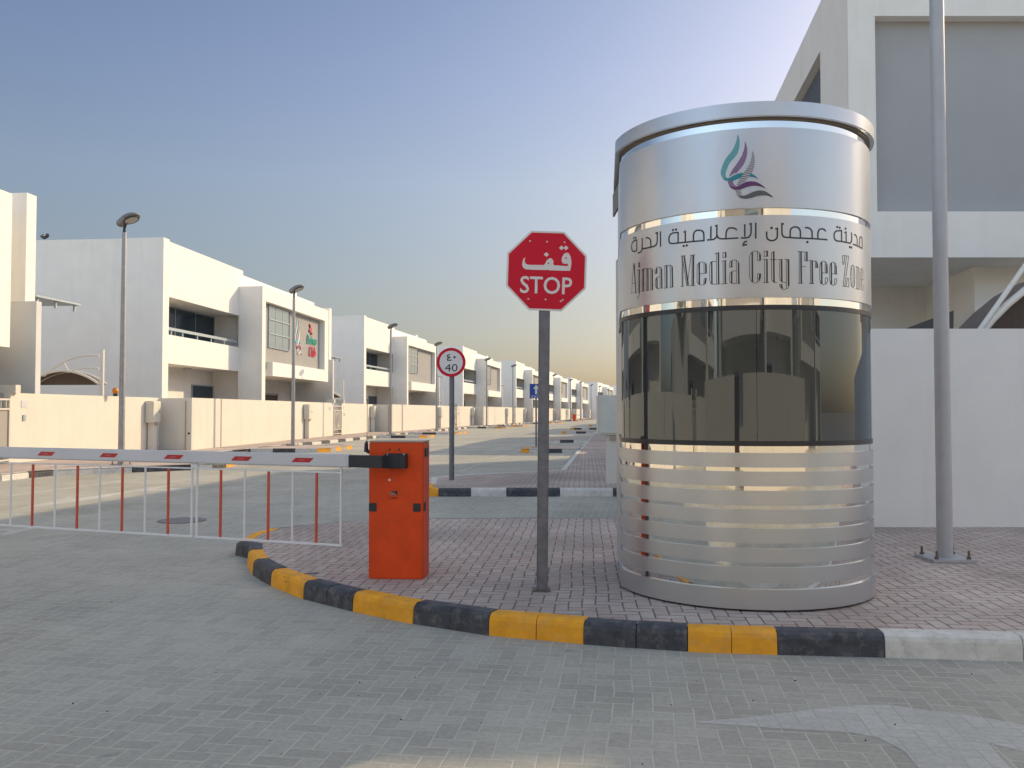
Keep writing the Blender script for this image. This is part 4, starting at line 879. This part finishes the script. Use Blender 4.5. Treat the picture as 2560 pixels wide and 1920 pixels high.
# ------------------------------------------------------------------ signs
def poly_reg(n, r, rot): return [(r*math.cos(rot+2*math.pi*k/n), r*math.sin(rot+2*math.pi*k/n)) for k in range(n)]
def slab(m, poly, y0, y1, mi=0):    # poly in x,z facing -y
    a = sum(poly[i][0]*poly[(i+1)%len(poly)][1]-poly[(i+1)%len(poly)][0]*poly[i][1] for i in range(len(poly)))
    if a < 0: poly = poly[::-1]
    n = len(poly); m.add([(p[0], y0, p[1]) for p in poly] + [(p[0], y1, p[1]) for p in poly],
        [tuple(range(n)), tuple(range(2*n-1, n-1, -1))] + [(i, n+i, n+(i+1)%n, (i+1)%n) for i in range(n)], mi)
ss = empty('stop_sign', (.236, 6.97, SW), label='red octagonal stop sign on a grey post beside the booth', cat='traffic sign')
lean = math.tan(R(.55))
m = MB(); hgt = 2.45
vs = []
for z in (0, hgt):
    for x, y in ((-.043,-.043),(.043,-.043),(.043,.043),(-.043,.043)): vs.append((x+z*lean, y, z))
m.add(vs, [(3,2,1,0),(4,5,6,7)]+[(i,(i+1)%4,4+(i+1)%4,4+i) for i in range(4)]); m.build('post', M_post, ss, bevel=.008)
m = MB(); m.box(-.075,.065,-.07,.07,.002,.012); m.build('base_plate', M_bolt, ss)
rt_ = R(-1.9); cx_, cz_ = 2.52*lean+.012, 2.515
def sg(p, c=(cx_, cz_), a=rt_): return (c[0]+p[0]*math.cos(a)-p[1]*math.sin(a), c[1]+p[0]*math.sin(a)+p[1]*math.cos(a))
ap = .3155; ro = ap/math.cos(math.pi/8)
m = MB(); slab(m, [sg(p) for p in poly_reg(8, ro, math.pi/8)], -.052, -.044); face = m.build('sign_plate', M_swhite, ss)
m = MB(); slab(m, [sg(p) for p in poly_reg(8, ro-.016, math.pi/8)], -.0535, -.0522); m.build('red_face', M_sred, face)
zs = lambda x, y: ((x-795)*.1809*.6325/200.8, -(y-697)*.1809*.6325/200.8)
def unrot(p): return p
def sgf(e): return lambda p: Vector((lambda q: (q[0], -.0540-e, q[1]))((p[0]+cx_, p[1]+cz_)))
m = MB()
QAF = [(503,508),(478,530),(463,572),(458,620),(474,655),(510,676),(600,682),(790,686),(812,680),(830,690),(1122,698),(1138,620),(1140,560),(1130,500),(1106,455),(1076,444),(1040,460),(1010,510),(1005,560),(1018,590),(1050,600),(1094,598),(1092,632),(900,620),(888,600),(892,562),(870,527),(840,521),(802,548),(780,592),(762,616),(560,615),(512,602),(492,570),(495,538)]
fill(m, [zs(*p) for p in QAF], sgf(0))
for dmd in ([(792,438),(829,472),(794,504),(757,468)], [(1005,345),(1038,378),(1003,410),(969,378)], [(1066,345),(1100,378),(1065,412),(1031,378)]): fill(m, [zs(*p) for p in dmd], sgf(0))
m.build('lettering', M_swhite, face, label='Arabic word for stop')
m = MB()
for h_ in ([(1046,515),(1064,509),(1084,525),(1062,531)], [(808,588),(822,578),(836,592),(820,608)]): fill(m, [zs(*p) for p in h_], sgf(.0008))
m.build('letter_counter', M_sred, face)
me = glyph('STOP', off=.011); 
c_ = zs(790, 898); q0 = Vector((cx_+c_[0], -.0545, cz_+c_[1]))
place_mesh(me, 'lettering', M_swhite, face, frame4(q0, (math.cos(rt_),0,math.sin(rt_)), (-math.sin(rt_),0,math.cos(rt_)), (0,-1,0)), .409, .136, label='STOP in white capitals')
m = MB()
for x, y in ((568,283),(805,292),(1046,300),(543,1088),(782,1096),(1020,1102),(992,1120)):
    p = zs(x, y); m.ball((cx_+p[0], -.0535, cz_+p[1]), .007, .004, .007, 8, 5)
m.build('rivet', M_swhite, face)

s4 = empty('speed_limit_sign', (-1.238, 18.1, SW), label='round white 40 speed limit sign with a red rim on a dark post', cat='traffic sign')
m = MB(); m.tube([(0,0,0),(0,0,2.25)], .052, 16); m.build('post', M_post, s4)
z0 = 2.415
m = MB(); slab(m, [(p[0]-.01, p[1]+z0) for p in poly_reg(48, .298, 0)], -.075, -.06); fc = m.build('sign_plate', M_sred, s4)
m = MB(); slab(m, [(p[0]-.01, p[1]+z0) for p in poly_reg(48, .238, 0)], -.0765, -.0752); m.build('white_face', M_swhite, fc)
place_mesh(glyph('40'), 'lettering', M_sblack, fc, frame4((-.008,-.078,z0-.112), (1,0,0), (0,0,1), (0,-1,0)), .26, .155)
m = MB(); zz = lambda x, y: (((x-1946)*.2712)*18.1/F-.01, -((y-760)*.2712)*18.1/F+z0)
ribbon(m, [zz(*p) for p in ((1932,688),(1910,700),(1915,712),(1938,712),(1912,728),(1914,742),(1948,740))], .022, lambda p: Vector((p[0], -.078, p[1])))
fill(m, [zz(*p) for p in ((1978,700),(1990,714),(1977,727),(1964,713))], lambda p: Vector((p[0], -.078, p[1])))
m.build('lettering', M_sblack, fc)

xs_ = empty('exit_sign', (.97, 35.4, SW), label='blue exit sign with a white upward arrow behind the stop sign post', cat='traffic sign')
m = MB(); m.tube([(0,0,0),(0,0,2.0)], .035, 12); m.build('post', M_post, xs_)
m = MB(); slab(m, [(-.26,1.93),(.26,1.93),(.26,2.52),(-.26,2.52)], -.05, -.04); fc = m.build('sign_plate', M_sblue, xs_)
m = MB(); slab(m, [(-.045,2.10),(.045,2.10),(.045,2.32),(.12,2.32),(0,2.49),(-.12,2.32),(-.045,2.32)], -.053, -.0505); m.build('arrow', M_swhite, fc)
place_mesh(glyph('EXIT'), 'lettering', M_swhite, fc, frame4((0,-.052,2.00), (1,0,0), (0,0,1), (0,-1,0)), .36, .10)

# ------------------------------------------------------------------ lamps
def lamp(parent, H=6.15, r0=.085, r1=.055, M_galv=M_galv):
    m = MB(); m.tube([(0,0,0),(0,0,H)], [r0, r1], 16); pole = m.build('pole', M_galv, parent)
    m = MB(); m.box(-.2,.2,-.2,.2,.004,.028); pl = m.build('base_plate', M_galv, parent)
    for x in (-.15,.15):
        for y in (-.15,.15):
            m = MB(); m.tube([(x,y,.028),(x,y,.105)], .011, 6); m.tube([(x,y,.028),(x,y,.05)], .02, 6); m.build('bolt', M_bolt, pl)
    # head: neck knuckle, tapering housing and round lens, tilted up towards the street (+x)
    m = MB(); m.tube([(0,0,H-.02),(0,0,H+.12),(.03,0,H+.2)], [.045,.035,.04], 12); m.build('knuckle', M_black, parent)
    a = R(24); ux = Vector((math.cos(a),0,math.sin(a))); uz = Vector((-math.sin(a),0,math.cos(a))); uy = Vector((0,1,0)); c = Vector((-.06,0,H+.24))
    secs = [(-.12,.06,.08),(-.10,.12,.14),(.03,.13,.17),(.14,.19,.165),(.26,.235,.145),(.36,.235,.125),(.46,.18,.095),(.53,.10,.05),(.55,.02,.02)]
    n = 18; vs = []
    for s_, hw_, hz_ in secs:
        for k_ in range(n):
            q = 2*math.pi*k_/n; zz_ = math.sin(q); zz_ = zz_ if zz_ > 0 else zz_*.35
            vs.append(c+ux*s_+uy*(hw_*math.cos(q))+uz*(hz_*zz_))
    m = MB(); m.add(vs, [(i*n+k_, i*n+(k_+1)%n, (i+1)*n+(k_+1)%n, (i+1)*n+k_) for i in range(len(secs)-1) for k_ in range(n)] + [tuple(range(n))[::-1], tuple((len(secs)-1)*n+k_ for k_ in range(n))], 0, True)
    hd = m.build('lamp_head', M_lampm, parent, fix=True)
    m = MB(); base = c+ux*.29-uz*.048; rn = [base+ux*(.20*math.cos(t*math.pi/12))+uy*(.185*math.sin(t*math.pi/12)) for t in range(25)]
    m.tube(rn, .012, 6, cap=False); m.build('lens_ring', M_sblack, hd)
    b2 = c+ux*.29-uz*.054; m = MB(); m.add([b2-uz*.012]+[b2+ux*(.175*math.cos(t*math.pi/12))+uy*(.165*math.sin(t*math.pi/12)) for t in range(24)], [(0, 1+(t+1)%24, 1+t) for t in range(24)], 0, True)
    m.build('lens', M_lens, hd)
    return parent
LP = [(-10.28,23.2),(-9.05,36.4),(-7.2,52.2),(-5.65,66.0),(-2.46,85.5),(.1,97.5),(5.85,122.6),(9.36,141),(11.8,152),(15.2,169),(17.7,178),(21.8,200)]
p0 = lamp(empty('street_lamp', (0,0,0)))
for i, (x, y) in enumerate(LP):
    o = p0 if i == 0 else copy_tree(p0); o.location = (x, y, SW); o.rotation_euler = (0,0,R(-18))
    lb = ['street lamp nearest the left edge, in front of the side wall of the big villa', 'street lamp standing against the grey panel with the flame logo', 'street lamp in front of the balcony of the villa next to the logo villa',
          'street lamp just left of the round speed limit sign', 'street lamp just right of the round speed limit sign', 'second street lamp right of the speed limit sign, left of the blue exit sign'][i] if i < 6 else '%s far street lamp counted to the right from the stop sign post' % ORD[i-6]
    tag(o, lb, 'street lamp', 'street lamps along the left pavement')
o = lamp(empty('street_lamp', (4.11, 8.40, SW)), H=6.3, r0=.072, r1=.062, M_galv=mat('pale_grey_pole_paint', (.43,.43,.44), .45, metal=.15, noise=.06, nscale=6)); o.rotation_euler = (0,0,R(180))
tag(o, 'tall thick pale lamp post close on the right with its bolted base plate', 'street lamp')

# second barrier far down the road, beacon, bird
fb = empty('barrier_gate', (7.35, 104, .0), label='small distant orange barrier with its boom across the far road', cat='barrier')
fx, fy_ = 8.9*0, 0
fb.location = (z3(1710,1025)[0]*0, 0, 0)
Yb = 134.0; Xb = (1436-1280)/F*Yb; fb.location = (Xb, Yb, .14)
m = MB(); m.box(-.23,.23,0,.35,0,1.0); m.build('cabinet', M_orange, fb, bevel=.02)
m = MB(); m.box(.23,9.5,-.06,0,.84,.93); b2_ = m.build('boom', M_boom, fb)
m = MB()
for q in range(10): m.box(1.0+q*.9,1.03+q*.9,-.05,-.01,.25,.84)
m.box(1.0,9.2,-.05,-.01,.21,.25); m.build('grille_rail', M_bwhite, b2_)
bc = dp(288, 995, 29.0); be = empty('beacon_light', (bc[0], bc[1], 2.06), label='small orange beacon globe on top of the left boundary wall', cat='beacon')
m = MB(); m.ball((0,0,.17), .10,.10,.115, 16, 10); m.build('globe', mat('amber_plastic', (.62,.20,.02), .35), be)
m = MB(); m.tube([(0,0,0),(0,0,.08)], .07, 14); m.build('foot', M_sblack, be)
# bird gliding over the parapet
bq = Vector(dp(109, 591, 30)); m = MB(); S_ = 42/F
def bb(x, y, d=0): return ((x-109)*S_*.4069*1.0, d, -(y-591)*S_*.4069)
zb_ = lambda x, y, d=0: ((x-268)*.4069*S_, d, -(y-370)*.4069*S_)
m.tube([zb_(252,366), zb_(262,373), zb_(272,376), zb_(284,372), zb_(292,369)], [.01,.045,.06,.04,.015], 8)
bd = [(zb_(262,368), zb_(248,360,.15), zb_(237,351,.35), zb_(246,352,.3), zb_(256,362,.05)), (zb_(274,371), zb_(284,364,-.1), zb_(296,361,-.2), zb_(301,366,-.22), zb_(290,373,-.06))]
for w5 in bd:
    up = Vector((0,.09,.012)); v5 = [Vector(p) for p in w5]; m.add(v5+[p+up for p in v5], [(0,1,2,3,4),(9,8,7,6,5)]+[(i,(i+1)%5,5+(i+1)%5,5+i) for i in range(5)])
o = m.build('bird', mat('bird_plumage', (.05,.05,.06), .8, noise=.5, nscale=30), fix=True, label='small dark bird gliding just above the roof edge at left', cat='bird'); o.location = bq
